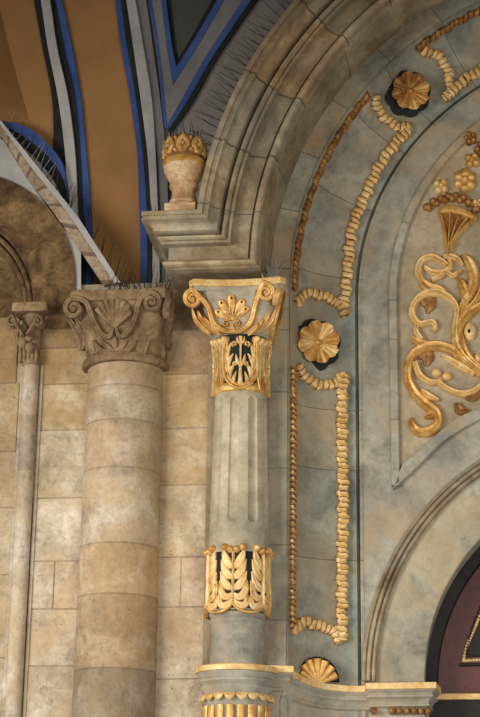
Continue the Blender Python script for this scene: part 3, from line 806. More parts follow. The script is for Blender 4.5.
# gilded acanthus band
RBp = 31.0; RBm = 31.0*kg*.985
def surf_cyl(R0, yref=None):
    def f(a, y):          # a in px of arc, y photo row at the axis
        th = a/RBp; z = zgf(y); n_ = Vector((math.sin(th), -math.cos(th), 0))
        return Vector((GX, GY, z))+n_*R0, n_
    return f
b = MB(); lathe(b, GX, GY, [(RBm*.93, zgf(611)), (RBm*.955, zgf(610.5)), (RBm*.955, zgf(548)), (RBm*.90, zgf(546))], 64, cap=False); b.build('acanthus_band', M['black'], t)
sc_ = surf_cyl(RBm*.955)
for k in range(6):
    th = math.radians(-3+60*k); a0 = th*RBp
    def m(x, y): return (a0+x, y)
    b = MB()
    ribbon(b, sc_, [m(0, 606), m(0, 590), m(0, 570), m(0, 552)], [3, 3.2, 3, 3], .026, ridge=True)
    for d in (-1, 1):
        for pts, ws in (([(0, 600), (5, 604.5), (10.5, 605.5), (14, 601), (13.6, 592)], [4, 7, 7.5, 6, 2]), ([(0, 594), (5, 597), (10, 595), (13, 588), (14, 580)], [4, 7, 8, 6, 1.2]),
                        ([(0, 587), (4, 587), (9, 582), (13.5, 571)], [4, 7.5, 8, 1.2]), ([(0, 577), (4, 576), (8.5, 570), (13, 559)], [4, 7.5, 8, 1.2]), ([(0, 567), (4, 565), (8, 558), (11, 549)], [4, 7.5, 8, 2])):
            ribbon(b, sc_, [m(d*x, y) for x, y in pts], ws, .019, groove=.25)
    b.build('acanthus_leaf', M['gold_pale'], t)
    b = MB(); ribbon(b, sc_, [m(0, 603), m(3, 607.5), m(9, 611), m(16.2, 612), m(23.4, 611), m(29.4, 607.5), m(32.4, 603)], [2, 2.6, 3, 3, 3, 2.6, 2], .026); b.build('gilded_edge', M['gold'], t)
    b = MB()
    for x in (14.2, 18.2): ribbon(b, sc_, [m(x*1.0+(-1.2 if x < 16 else 1.2), 603), m(x, 590), m(x+(-.8 if x < 16 else .8), 583)], [1.2, 1.3, 1.0], .022)
    b.build('gilded_outline', M['gold'], t)
    b = MB()
    for d in (-1.6, -.55, .55, 1.6): dome(b, sc_, (a0+d*5.6, 550.5-2.0*abs(d)), 3.6, .045, ry=4)
    b.build('curled_tip', M['gold'], t)
# necking and lower shaft
b = MB(); r2 = 26.2*kg
lathe(b, GX, GY, [(r2*1.03, zg(672)), (r2, zg(664)), (r2*.98, zg(640)), (r2*.98, zg(628)), (r2*1.0, zg(626)), (r2*1.05, zg(624.5)), (r2*1.06, zg(622.5)), (r2*1.03, zg(621)), (r2*1.0, zg(620)), (RBm*.95, zg(615)), (RBm*.97, zg(613))], 64, cap=False); b.build('lower_shaft', M['grey'], t)
b = MB(); R1 = 41*kg*.97
zq = lambda y: P(238, y, GY).z
lathe(b, GX, GY, [(R1*.93, zq(675)), (R1, zq(674.5)), (R1*1.0, zq(669.5)), (R1*.97, zq(668.5)), (r2, zq(668))], 72, cap=False); b.build('gilded_fillet', M['gold_pale'], t)
b = MB(); lathe(b, GX, GY, [(R1*.76, zq(704)), (R1*.77, zq(699)), (R1*.80, zq(694)), (R1*.87, zq(691)), (R1*.88, zq(689)), (R1*.85, zq(687.5)), (R1*.88, zq(686)), (R1*.93, zq(684)), (R1*.93, zq(682)), (R1*.90, zq(681)), (R1*.93, zq(679)), (R1*.97, zq(676)), (R1*.96, zq(675)), (R1*.9, zq(674.8))], 72, cap=False); b.build('pedestal_moulding', M['grey'], t)
b = MB(); lathe(b, GX, GY, [(R1*.70, -3.2), (R1*.72, zq(760)), (R1*.76, zq(702))], 72, cap=False); b.build('pedestal_bowl', M['grey'], t)
def surf_ped(a, y):
    th = a; z = zq(y); n_ = Vector((math.sin(th), -math.cos(th), 0)); return Vector((GX, GY, z))+n_*(R1*.755), n_
for k in range(10):
    th = -1.42+.335*k
    b = MB(); rows = []
    for i in range(5):
        f = i/4; row = []
        for j in range(13):
            ph = PI*j/12; p, n_ = surf_ped(th+.165*math.cos(ph), 696+f*7.5*math.sin(ph)); row.append(p+n_*(.014+.030*math.sin(f*PI*.75)*(.4+.6*math.sin(ph))))
        rows.append(row)
    rows.append([surf_ped(th+.15*math.cos(PI*j/12), 696+5.5*math.sin(PI*j/12))[0] for j in range(13)])
    b.quadgrid(rows); b.build('scallop', M['gold_pale'], t)
    b = MB(); ribbon(b, surf_ped, [(th, 708), (th, 720), (th, 735)], [.10, .10, .10], .02, step=3); b.build('gilded_flute', M['gold'], t)

# ---- gilded capital
b = MB(); rows = []
lathe(b, GX, GY, [(rt*.98, zg(394)), (rt*1.0, zg(380)), (rt*1.03, zg(360)), (rt*1.08, zg(345)), (rt*1.14, zg(334))], 64, cap=False); b.build('lower_capital_bell', M['black'], t)
RCp = 28.0
def surf_bell(a, y):
    th = a/RCp; z = zgf(y); f = max(0, (375-y)/43); n_ = Vector((math.sin(th), -math.cos(th), 0))
    return Vector((GX, GY, z))+n_*(rt*(1.0+.10*f*f)), n_
for k in range(4):                                   # oval framed palmettes, front and sides
    a0 = math.radians(5+90*k)*RCp
    b = MB()
    for wd, sc2, hh in ((3.4, 1.0, .030), (2.2, .80, .022)):
        ribbon(b, surf_bell, [(a0+x*sc2, 388-(388-y)*(.96 if sc2 < 1 else 1)-(3 if sc2 < 1 else 0)) for x, y in ((-15, 338), (-18, 350), (-18.5, 364), (-15, 377), (-8, 385), (0, 388), (8, 385), (15, 377), (18.5, 364), (18, 350), (15, 338))], [wd*.6, wd, wd, wd, wd, wd*1.1, wd, wd, wd, wd, wd*.6], hh)
    b.build('oval_frame', M['gold'], t)
    b = MB()
    ribbon(b, surf_bell, [(a0, 384), (a0, 370), (a0, 356), (a0, 345), (a0, 337)], [5.5, 3.2, 2.2, 2.4, 4], .026)
    for d in (-1, 1):
        ribbon(b, surf_bell, [(a0+d*.5, 366), (a0+d*3.5, 360), (a0+d*4.5, 354)], [2, 3.6, 1], .024)
        ribbon(b, surf_bell, [(a0+d*.5, 344), (a0+d*3, 341), (a0+d*3.5, 337)], [2, 2.6, 1], .024)
        for (y0, x1, y1, x2, y2, w_) in ((384, 7.5, 380, 4.5, 371, 4.5), (381, 11.5, 372, 5.5, 362, 5.5), (373, 14, 363, 7.5, 353, 6.5), (364, 15, 355, 9.5, 342, 6)):
            ribbon(b, surf_bell, [(a0+d*x1*.9, y0), (a0+d*x1, y1), (a0+d*x2, y2)], [2.6, w_, 1], .02, groove=.2)
        ribbon(b, surf_bell, [(a0+d*x, y) for x, y in spiral((5.8, 344), 3.0, .8, -60, 1.0, 10)], 1.5, .024)
        ribbon(b, surf_bell, [(a0+d*x, y) for x, y in spiral((5.2, 363.5), 2.6, .8, -60, 1.0, 10)], 1.4, .024)
    b.build('palmette', M['gold_pale'], t)
for k in range(4):                                   # corner leaves between the palmettes with curled tips
    a0 = math.radians(50+90*k)*RCp
    b = MB()
    ribbon(b, surf_bell, [(a0, 389), (a0, 375), (a0, 358), (a0, 343)], [2, 8, 10, 12], .022, groove=.45)
    b.build('corner_leaf', M['column'], t)
    b = MB()
    for d in (-1, 1):
        for w0, w1 in ((5, 3.0), (2, 3)): ribbon(b, surf_bell, [(a0+d*.8*w0*.4, 388), (a0+d*w0, 372), (a0+d*w0*1.15, 356), (a0+d*w0*1.35, 343)], [1.2, 1.3, 1.4, 1.4], .030)
    b.build('gilded_vein', M['gold'], t)
    b = MB()
    for d in (-1.5, -.5, .5, 1.5): dome(b, surf_bell, (a0+d*4.6, 340.5-abs(d)*.8), 3.4, .062, ry=4.2)
    b.build('curled_leaf_tip', M['gold_pale'], t)
zc0, zc1 = P(240, 334, GY-.20).z, P(240, 290, GY-.30).z
b = MB(); frustum(b, GX, GY, zc0, rt*1.12, zc1, .285, flare=.75); b.build('upper_capital_block', M['column'], t, smooth=60)
spg = leanplane(GX, GY, zc0, rt*1.02, zc1, .285)
def gL(b):
    ribbon(b, spg, [(231.5, 323), (233.5, 330), (226, 331), (214, 323), (208, 306)]+spiral((193.5, 299), 10, 2.2, 45, 1.7, 40)[3:], [3.5, 4.5, 6, 6.2, 6]+[6-3.2*i/37 for i in range(38)], .045, base=-.05, groove=.1)
    dome(b, spg, (193.5, 299), 3, .045, base=-.05)
def gR(b):
    ribbon(b, spg, [(233, 323), (232.5, 330), (240, 331), (251, 322), (256, 304)]+spiral((266, 292.5), 10, 2.2, 140, -1.7, 40)[2:], [3.5, 4.5, 6, 6.2, 6]+[6-3.2*i/38 for i in range(39)], .045, base=-.05, groove=.1)
    dome(b, spg, (266, 292.5), 3, .045, base=-.05)
LOB = ((218.5, 312), (222, 303), (232, 298), (242, 302), (246, 309))
def gS(b):
    for x, y in LOB:
        ribbon(b, spg, [(232, 322), ((x+232)/2, (y+322)/2), (x, y), (x+(x-232)*.12, y-3)], [2.5, 7, 9.5, 5], .028, base=-.03)
    for k in range(6):
        ang_ = math.radians(165-30*k); ribbon(b, spg, [(232, 320), (232+9*math.cos(ang_), 317-11*math.sin(ang_))], [1.4, 2.2], .040, base=-.03)
    for d in (-1, 1): ribbon(b, spg, [(232+d*1, 320)]+[(232+d*x, y) for x, y in spiral((5.5, 324), 3.6, .8, 90, -1.1, 12)], 2.4, .04, base=-.03)
def gF(b):
    pts = [(206, 291), (256, 287), (255, 304), (250, 321), (240, 329), (226, 329), (215, 321), (209, 306)]
    b.prism([spg(x, y)[0]+Vector((0, -.012, 0)) for x, y in reversed(pts)], Vector((0, .12, 0)))
def gH(b):
    for x, y in LOB: dome(b, spg, (x, y), 1.9, .034, ry=2.6, n=12)
parts = [('front_field', M['column'], gF), ('volute', M['gold'], gL), ('volute', M['gold'], gR), ('shell', M['gold'], gS), ('dark_hollow', M['black'], gH)]
capital_face((GX, GY, t), 0, parts); capital_face((GX, GY, t), PI/2, parts)
for sgn in (-1, 1):
    cxx = 234+sgn*0
    for k, (pts) in enumerate((((21, 333), (27, 325), (33, 318), (36, 311)), ((17, 334), (22, 328), (27, 322), (30, 317)), ((24, 334), (31, 328), (38, 320), (42, 308)), ((14, 335), (18, 331), (22, 327), (24, 323)))):
        b = MB(); s2 = leanplane(GX, GY+(.02, -.0, .05, -.02)[k], zc0, rt*1.0, zc1, .27)
        ribbon(b, s2, [(cxx+sgn*x, y-(0 if sgn > 0 else 0)) for x, y in pts], [3.5, 5.5, 5, 1.5], .03, base=-.06, groove=.3); b.build('side_leaf', M['gold'], t)
# right-hand hanging leaf of the side face
b = MB(); s2 = surf_Y(.36)
ribbon(b, s2, [(272, 331), (277, 322), (281, 308), (284, 292)], [4, 6, 6, 4], .04, base=-.1, groove=.3); b.build('side_leaf', M['gold_old_shade'], t)
zab, zab2 = P(240, 285.5, GY-.31).z, P(240, 279, GY-.31).z
b = MB(); abacus(b, GX, GY, zc1-.002, zab+.004, .335, .04); b.build('abacus', M['column'], t, smooth=25)
b = MB(); abacus(b, GX, GY, zab, zab2, .352, .04); b.build('gilded_abacus_edge', M['gold_pale'], t, smooth=25)

# ================================================================== IMPOST CORNICE under the arches
pathpx = [(262, 665, .36), (293.5, 666, .36), (294.5, 671, .42), (302, 676, .50), (312, 680, .60), (326, 683.5, .68), (345, 685.5, .74), (364, 686, .76), (366, 683, .74), (436, 682, .74), (441, 688, .98)]
path = [P(*q) for q in pathpx]
def sweep_plan(mb, path, prof, mat=0, tint=None):
    rows = []
    n = len(path)
    for i in range(n):
        fl = lambda v: Vector((v.x, v.y, 0)).normalized()
        d0 = fl(path[i]-path[i-1]) if i else fl(path[1]-path[0])
        d1 = fl(path[i+1]-path[i]) if i < n-1 else d0
        n0 = Vector((-d0.y, d0.x, 0)); n1 = Vector((-d1.y, d1.x, 0)); nn = (n0+n1).normalized(); s_ = 1/max(.5, nn.dot(n0))
        rows.append([path[i]+nn*(e*s_)+Vector((0, 0, z)) for e, z in prof])
    mb.quadgrid(rows, mat=mat, tint=tint, flip=False)
t = thing('impost_cornice', (.9, .6, -2.5), 'grey stone ledge with a gold top edge running below the panels to the door', 'cornice')
b = MB(); sweep_plan(b, path, [(.25, .0), (.0, .0), (0, -.042), (.012, -.044), (.012, -.041)]); b.build('gilded_edge', M['gold_pale'], t, smooth=25)
b = MB(); sweep_plan(b, path, [(.012, -.043), (.016, -.052), (.035, -.068), (.038, -.078), (.026, -.082), (.026, -.095), (.045, -.105), (.062, -.125), (.068, -.14), (.06, -.145), (.06, -.155), (.09, -.17), (.10, -.2), (.10, -.9)]); b.build('moulding', M['grey'], t, smooth=25)
for x in (374, 392, 399, 407, 414, 421, 428):
    b = MB(); dome(b, surf_Y(.80), (x, 711), 3.4, .05, ry=3.6, base=-.05); b.build('gilded_bead', M['gold_old_shade'], t)

# ================================================================== ROPES
def surf_ut(u, x, y):
    g = P(x, y, .6); dz = g.z-CZ
    tt = math.atan2(dz, CX-g.x) if dz > 0 else dz
    p = cove(u, tt); e = 1e-3
    n_ = (cove(u+e, tt)-cove(u-e, tt)).cross(cove(u, tt+e)-cove(u, tt-e)).normalized()
    return p, (-n_ if n_.y > 0 else n_)
def rope(mb, pts, rad, period=17.0, band=5.6, lift=.35, rnd_=0, wav=1.0, u=None):
    q = crom(pts, 1.0)
    cen = [surf_ut(u, x, y) if u is not None else surf_cove(x, y) for x, y in q]
    run = 0; rows = []; cols = []
    for i, ((x, y), (p, n_)) in enumerate(zip(q, cen)):
        if i: run += math.hypot(x-q[i-1][0], y-q[i-1][1])
        a = cen[max(0, i-1)][0]; c = cen[min(len(cen)-1, i+1)][0]
        T = (c-a).normalized(); B = T.cross(n_).normalized()
        ph0 = 2*PI*run/period+rnd_
        wob = wav*.0075*math.sin(ph0); wd = rad*(1+.10*math.sin(ph0*1.37+1.3))
        e = min(1, .35+min(i, len(cen)-1-i)/3)
        row = []; crow = []
        for j in range(14):
            ph = 2*PI*j/14
            s_ = (run/band+.26*math.cos(ph)+.12*math.sin(run/7.3)) % 1.0
            st = .90+.16*s_
            # flattened twisted ribbon with stepped folds
            cx_ = math.copysign(abs(math.cos(ph))**.5, math.cos(ph)); sx_ = math.copysign(abs(math.sin(ph))**.55, math.sin(ph))
            row.append(p+n_*(rad*lift+rad*.80*sx_*st*e)+B*(wob+wd*cx_*e))
            crow.append(s_)
        rows.append(row); cols.append(crow)
    def mt(i, j): return 1 if (cols[i][j] % 1.0) < .50 else 0
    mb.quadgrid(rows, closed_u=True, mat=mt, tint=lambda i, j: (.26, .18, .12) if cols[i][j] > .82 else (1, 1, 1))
    mb.poly(list(rows[0])); mb.poly(list(reversed(rows[-1])))
kr = mpp(340, 400, .8)
G2 = [M['gold'], M['gold_pale']]; G3 = [M['gold_old_shade'], M['gold_old_shade']]
def ropething(base, label, strands):
    t = thing('rope_moulding', base, label, 'moulding', None)
    for k, st_ in enumerate(strands):
        nm, pts, rad, mats = st_[:4]
        b = MB(); rope(b, pts, rad, rnd_=k*1.7, u=st_[4] if len(st_) > 4 else None); b.build(nm, mats, t, smooth=60)
ropething(surf_cove(320, 640)[0], 'gilded rope frame of the long lower panel, below the lower rosette', [
 ('side_strand', [(296, 368), (294.5, 400), (293.5, 450), (293, 520), (292, 580), (291, 630)], 4.0*kr, [M['gold_old_shade'], M['gold']], .13),
 ('side_strand', [(343, 375), (342, 400), (342, 450), (343, 500), (342, 560), (341.5, 610), (342, 642)], 5.6*kr, G2),
 ('top_strand', [(296, 366), (303, 376), (312, 383), (324, 386), (335, 382.5), (347, 374)], 5.2*kr, G2),
 ('bottom_strand', [(290, 632), (298, 624.5), (306, 622), (314, 626), (322, 627), (332, 631), (341, 643)], 5.2*kr, G2)])
ropething(surf_cove(325, 300)[0], 'gilded rope frame of the curved panel between the two rosettes', [
 ('side_strand', [(296, 292), (299.5, 260), (303, 230), (310, 193), (319, 166), (331, 142), (346, 122), (360, 107), (372, 97)], 4.2*kr, [M['gold_old_shade'], M['gold_old_shade']], .16),
 ('side_strand', [(344, 308), (346, 285), (348.5, 260), (350, 240), (353, 226), (359, 210), (368, 190), (379, 167), (393, 147), (409, 130)], 5.6*kr, G2),
 ('bottom_strand', [(295, 306), (300, 296), (308, 294), (318, 295.5), (328, 299), (338, 305), (347, 317)], 5.2*kr, G2),
 ('top_strand', [(374, 95), (376, 107), (384, 118), (397, 127), (412, 128)], 5.2*kr, G2)])
ropething(surf_cove(440, 100)[0], 'gilded rope frame cut off by the top right corner, above the upper rosette', [
 ('side_strand', [(416, 51), (428, 41), (441, 32), (458, 20), (480, 8), (500, 0)], 4.2*kr, [M['gold_old_shade'], M['gold_old_shade']], .16),
 ('side_strand', [(449, 96), (458, 86), (468, 78), (480, 71), (500, 60)], 5.6*kr, G2),
 ('bottom_strand', [(420, 51), (433, 53), (443, 63), (448.5, 77), (450, 92), (444, 101)], 5.2*kr, G2)])

# ================================================================== ROSETTES
def rosette(px_, py_, rad, label, mats, tilt=(0, 0)):
    p, n_ = surf_cove(px_, py_)
    t = thing('rosette', p, label, 'rosette')
    z_ = n_
    v = (RGT*tilt[0]+UPV*tilt[1]-FWD*1.0)
    z_ = (n_*.25+v.normalized()*.75).normalized()
    x_ = Vector((1, 0, 0)); x_ = (x_-z_*x_.dot(z_)).normalized(); y_ = z_.cross(x_)
    c0 = p+z_*.055
    N = 8
    for k in range(N):
        b = MB(); rows = []
        for i in range(9):
            f = i/8; row = []
            for j in range(13):
                s_ = -1+j/6
                a = 2*PI*(k+.5*s_*.97)/N+.2
                edge_ = .86+.14*math.cos(s_*PI/2)-.04*math.exp(-(s_/.12)**2)
                rr_ = rad*(.10+.90*f)*(1-(1-edge_)*f)
                h = .004+.085*f*(1-.45*f)+.022*f*math.cos(s_*PI/2)-.030*f*math.exp(-(s_/.16)**2)+.010*f*math.cos(s_*PI*4)
                row.append(c0+x_*rr_*math.cos(a)+y_*rr_*math.sin(a)+z_*h)
            rows.append(row)
        rows.append([c0+(q-c0)*.98-z_*.030 for q in rows[-1]])
        rows.append([c0+(q-c0)*.6-z_*.03 for q in rows[-1]])
        b.quadgrid(rows); b.build('petal', mats[k % len(mats)], t, smooth=50)
    b = MB(); rows = []
    for i in range(7):
        f = i/6*PI/2; rows.append([c0+x_*rad*.17*math.cos(f)*math.cos(2*PI*j/16)+y_*rad*.17*math.cos(f)*math.sin(2*PI*j/16)+z_*(.004+.048*math.sin(f)) for j in range(16)])
    b.quadgrid(rows, closed_u=True); b.build('centre_boss', M['gold'], t)
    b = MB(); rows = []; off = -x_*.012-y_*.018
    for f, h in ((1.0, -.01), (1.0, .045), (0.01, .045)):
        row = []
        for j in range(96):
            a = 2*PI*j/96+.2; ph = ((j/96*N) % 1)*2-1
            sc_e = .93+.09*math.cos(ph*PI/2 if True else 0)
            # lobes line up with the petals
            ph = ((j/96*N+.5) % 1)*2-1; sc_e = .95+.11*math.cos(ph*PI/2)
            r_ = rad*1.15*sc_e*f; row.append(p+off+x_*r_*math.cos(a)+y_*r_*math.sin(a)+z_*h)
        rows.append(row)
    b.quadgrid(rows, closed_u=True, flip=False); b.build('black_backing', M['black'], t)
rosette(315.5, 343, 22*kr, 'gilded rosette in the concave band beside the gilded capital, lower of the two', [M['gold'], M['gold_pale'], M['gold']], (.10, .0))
rosette(408, 92, 20.5*kr, 'darker gilded rosette near the top right, upper of the two', [M['gold'], M['gold_old_shade'], M['gold_old_shade'], M['gold_old_shade'], M['gold_old_shade'], M['gold'], M['gold'], M['gold']], (.05, -.05))  # upper-left petals take darker gilding, their shade put into the colour
# shell on the impost
pS, nS = surf_cove(317, 683)
t = thing('shell_ornament', pS, 'small gilded scallop shell standing on the ledge below the long panel', 'shell')
ss = lambda x, y: (surf_plane(pS+Vector((0, -.06, 0)), Vector((.25, -1, -.1)))(x, y))
for k, (x, y) in enumerate(((301, 672), (303, 665), (309, 660), (317, 658.5), (325, 661), (332, 667), (336, 675))):
    b = MB(); ribbon(b, ss, [(318, 684), ((x+318)/2, (y+684)/2), (x, y)], [3, 6, 8], .03, base=-.05); b.build('rib', M['gold'], t)
b = MB(); pts = [(317+22*math.cos(math.radians(a)), 681-25*math.sin(math.radians(a))) for a in range(0, 181, 12)]
f_ = [ss(x, y)[0]+Vector((0, .02, 0)) for x, y in pts]; b.prism(f_, Vector((0, .05, 0))); b.build('black_backing', M['black'], t)

# ================================================================== GILDED SCROLL RELIEF IN THE TYMPANUM
t = thing('scroll_relief', P(440, 435, .83), 'gilded carved relief of acanthus scrolls, fan vase and flowers on the tympanum', 'relief')
sT = surf_Y(.832)
def st_(name, mat, strokes):
    b = MB()
    for s_ in strokes:
        pts, ws = s_[0], [w_*1.16 for w_ in s_[1]]; kw = dict(groove=.30); h = .055
        if len(s_) > 2: kw.update(s_[2])
        h = kw.pop('h', h)
        ribbon(b, sT, pts, ws, h, **kw)
    b.build(name, mat, t)
st_('upper_knot', M['gold_pale'], [([(423, 284), (418.5, 273), (421, 262.5), (431, 258), (441, 262), (447, 266)], [5, 6.5, 6, 6, 5.5, 4]), ([(424, 267), (432, 272.5), (443, 273), (450, 267.5), (449, 260)], [3, 6, 6, 5.5, 4], dict(h=.035)), ([(443, 258.5), (450, 257.5), (457, 260), (463, 266)], [3, 5, 5, 2], dict(h=.05)), ([(432, 281), (440, 277.5), (446, 273), (453, 277), (461, 271)], [4, 5, 3, 5, 2], dict(h=.05))])
st_('leaf', M['gold'], [([(422, 283), (430, 289), (440, 291), (449, 299), (455, 305)], [8, 10, 8, 5, 2], dict(serr=.06, speriod=6))])
st_('middle_scroll', M['gold_pale'], [([(456, 345), (455, 329), (457, 311), (451, 300), (439, 294), (425, 295), (414.5, 304), (412.5, 316), (420, 325), (432, 323), (435.5, 328), (432, 333)], [5, 5.5, 5, 6, 7, 7, 6, 6.5, 6, 5, 4, 3])])
st_('curled_leaf', M['gold_old_shade'], [([(424, 296), (429, 304), (427.5, 314)], [12, 13, 2], dict(h=.03, serr=.1, speriod=5))])
st_('stem', M['gold_pale'], [([(417, 326), (416.5, 333), (422, 341)], [4.5, 5, 4])])
st_('tall_leaf', M['gold'], [([(462, 256), (470, 264), (474, 278), (471, 292), (463, 306), (458, 322)], [3, 9, 10, 9, 7, 4], dict(serr=.06)), ([(458, 279), (463, 287), (466, 298), (464, 311), (459, 324)], [2, 8, 8, 6, 4]), ([(482, 290), (476, 302), (466, 313), (458, 326)], [6, 6, 5, 3])])
st_('cartouche', M['gold'], [([(482, 306), (468, 315), (459, 328), (456, 343), (462, 356), (472, 366), (482, 373)], [7, 8, 8, 8, 8, 8, 7], dict(h=.055)), ([(461, 334), (464, 350), (471, 362), (482, 371)], [3, 8, 9, 6], dict(h=.05))])
b = MB(); dome(b, sT, (470, 332), 6.5, .05, ry=9.5, n=24); b.build('pale_oval', M['gold_pale'], t)
b = MB(); dome(b, sT, (469, 333), 2.2, .064, ry=3.2, n=14, base=.03); b.build('dark_eye', M['black'], t)
b = MB(); dome(b, sT, (478, 359), 4, .05, ry=6); b.build('pale_oval', M['gold_pale'], t)
st_('lower_scroll', M['gold'], [([(481, 376), (470, 368), (461, 360), (453, 351), (439, 346.5), (427, 347.5), (414.5, 354), (408.5, 366), (408.5, 381), (416, 395), (427, 405.5), (436.5, 413), (438.5, 423), (431, 431), (419, 432.5), (412, 425), (411.5, 418)], [5, 7, 8, 8, 9, 9, 8.5, 8, 8, 9, 10, 8.5, 8, 8.5, 8.5, 6.5, 2])])
st_('leaf', M['gold'], [([(411.5, 337), (418, 343), (428, 346)], [2, 7.5, 8], dict(h=.05))])
st_('curled_leaf', M['gold_old_shade'], [([(420, 350), (427, 357), (426, 367)], [12, 13, 2], dict(h=.03, serr=.1))])
st_('inner_scroll', M['gold_pale'], [([(415, 363), (420, 376), (430, 383), (438, 383.5), (448, 390), (460, 394.5), (472, 393), (482, 386)], [5.5, 6, 5.5, 4.5, 5, 6, 6, 5])])
for c, r_ in (((436.5, 373), 5.2), ((447, 377), 5.2), ((440, 381), 3.6)):
    b = MB(); dome(b, sT, c, r_, .045, ry=r_*.9); b.build('berry', M['gold_pale'], t)
st_('leaf', M['gold_pale'], [([(421, 391), (429, 397), (439, 401)], [3, 6.5, 2], dict(h=.055))])
st_('leaf', M['gold'], [([(435, 410), (431, 415.5), (424, 418)], [5, 7.5, 3], dict(h=.05))])
st_('leaf', M['gold_pale'], [([(442, 356.5), (450, 361), (460, 367), (474, 375)], [2, 6, 7, 4], dict(h=.055))])
st_('leaf', M['gold_old_shade'], [([(456, 404), (460, 411), (468, 411)], [4, 8, 3]), ([(465, 398), (473, 398), (482, 391)], [3, 7, 5])])
st_('vase', M['gold'], [([(448, 258), (446, 240), (444, 226), (440, 213)], [5, 4, 3.6, 3.6], dict(ridge=True, groove=0)), ([(449, 256), (456, 238), (465, 228), (475, 219)], [4, 4, 4, 4], dict(ridge=True, groove=0)),
    ([(448, 254), (449, 236), (450, 214)], [3, 2, 2.4], dict(groove=0)), ([(448.5, 252), (453, 234), (459, 217)], [3, 2, 2.4], dict(groove=0)), ([(449, 250), (458, 232), (468, 219)], [3, 2, 2.4], dict(groove=0)), ([(440, 213), (449, 210.5), (462, 213.5), (476, 220)], [6, 8, 8, 5], dict(groove=0, h=.05))])
b = MB(); b.prism([sT(x, y)[0]+Vector((0, -.012, 0)) for x, y in ((440, 213), (449, 211), (462, 214), (475, 220), (464, 230), (455, 240), (450, 256), (447, 256), (445, 240), (443.5, 226))], Vector((0, .01, 0))); b.build('vase_back', M['gold_old_shade'], t)
b = MB()
q = crom([(426.5, 209), (433, 204), (441, 200.5), (452, 198), (464, 200), (472, 205), (477, 212)], 3.4)
for i, c in enumerate(q):
    dome(b, sT, (c[0], c[1]+(1.5 if i % 2 else -1.5)), 3.8, .04+.01*(i % 3), ry=4.2, n=10, k=3)
b.build('leaf_garland', M['gold_old_shade'], t)
def flower(c, r_, n, mat, mat2=None):
    b = MB()
    for k in range(n): a = 2*PI*k/n+.6; dome(b, sT, (c[0]+r_*.58*math.cos(a), c[1]+r_*.58*math.sin(a)), r_*.48, .05, n=12)
    dome(b, sT, c, r_*.34, .065, n=12); b.build('flower', mat, t)
flower((441, 187), 8, 4, M['gold_pale']); flower((465, 181), 12, 6, M['gold']); flower((472, 161), 8, 4, M['gold']); flower((482, 150), 8, 5, M['gold_old_shade']); flower((470, 139), 7, 5, M['gold_old_shade'])
flower((478, 205), 6, 4, M['gold_pale'])

# ================================================================== URN on the cornice
ux = P(184, 205, .0).x; UY = -.05; ku = mpp(184, 180, 0)
zu0 = zT
def zu(y): return zu0+(P(184, y, UY-.12).z-P(184, 209.5, UY-.12).z)
t = thing('urn', (ux, UY, zu0), 'small honey stone urn with a gilded lattice crown standing on the cornice', 'urn')
b = MB(); b.box((ux-16*ku, UY-16*ku, zu0), (ux+15*ku, UY+16*ku, zu(200)), ch=.005); b.build('plinth', M['urn'], t)
b = MB(); lathe(b, ux+.5*ku, UY, [(r_*ku, zu(y)) for r_, y in ((15, 201), (15.5, 199), (14, 197.5), (14.5, 195), (12.5, 191), (11.6, 187), (12, 182), (14.2, 180), (14.4, 177.5), (13, 176.5), (14, 175), (17.5, 169), (20, 163), (20.8, 158), (20.5, 154))], 48); b.build('bowl', M['urn'], t)
b = MB(); lathe(b, ux+.5*ku, UY, [(r_*ku, zu(y)) for r_, y in ((20.2, 160), (21.6, 159), (22, 156), (21.2, 154), (19.5, 153.5))], 48); b.build('gilded_rim', M['gold'], t)
b = MB(); lathe(b, ux+.5*ku, UY, [(r_*ku, zu(y)) for r_, y in ((19.4, 154), (20, 148), (19.6, 140), (18.2, 134), (15, 131), (1, 130))], 48); b.build('crown', M['gold_old_shade'], t)
def surf_urn(a, y):
    th = a; f = (154-y)/24; R_ = (20.0-1.6*f*f)*ku; n_ = Vector((math.sin(th), -math.cos(th), 0)); return Vector((ux+.5*ku, UY, zu(y)))+n_*R_, n_
for k in range(8):
    th = 2*PI*k/8+.05
    b = MB(); W_ = .36
    ribbon(b, surf_urn, [(th+W_*x, y) for x, y in ((0, 134), (.45, 139), (.62, 144), (.3, 147), (0, 151), (-.3, 147), (-.62, 144), (-.45, 139), (0, 134))], [.06]*9, .020, step=.1); b.build('lattice_diamond', M['gold'], t)
    b = MB(); dome(b, surf_urn, (th, 142.5), .09, .03, ry=2.4, n=10, k=3); b.build('jewel', M['urn'], t)
    b = MB(); dome(b, surf_urn, (th+PI/8, 148.5), .06, .024, ry=1.7, n=8, k=3); b.build('gilded_bead', M['gold_pale'], t)
    b = MB(); dome(b, surf_urn, (th+PI/8, 136), .07, .024, ry=2, n=8, k=3); b.build('gilded_bead', M['gold'], t)

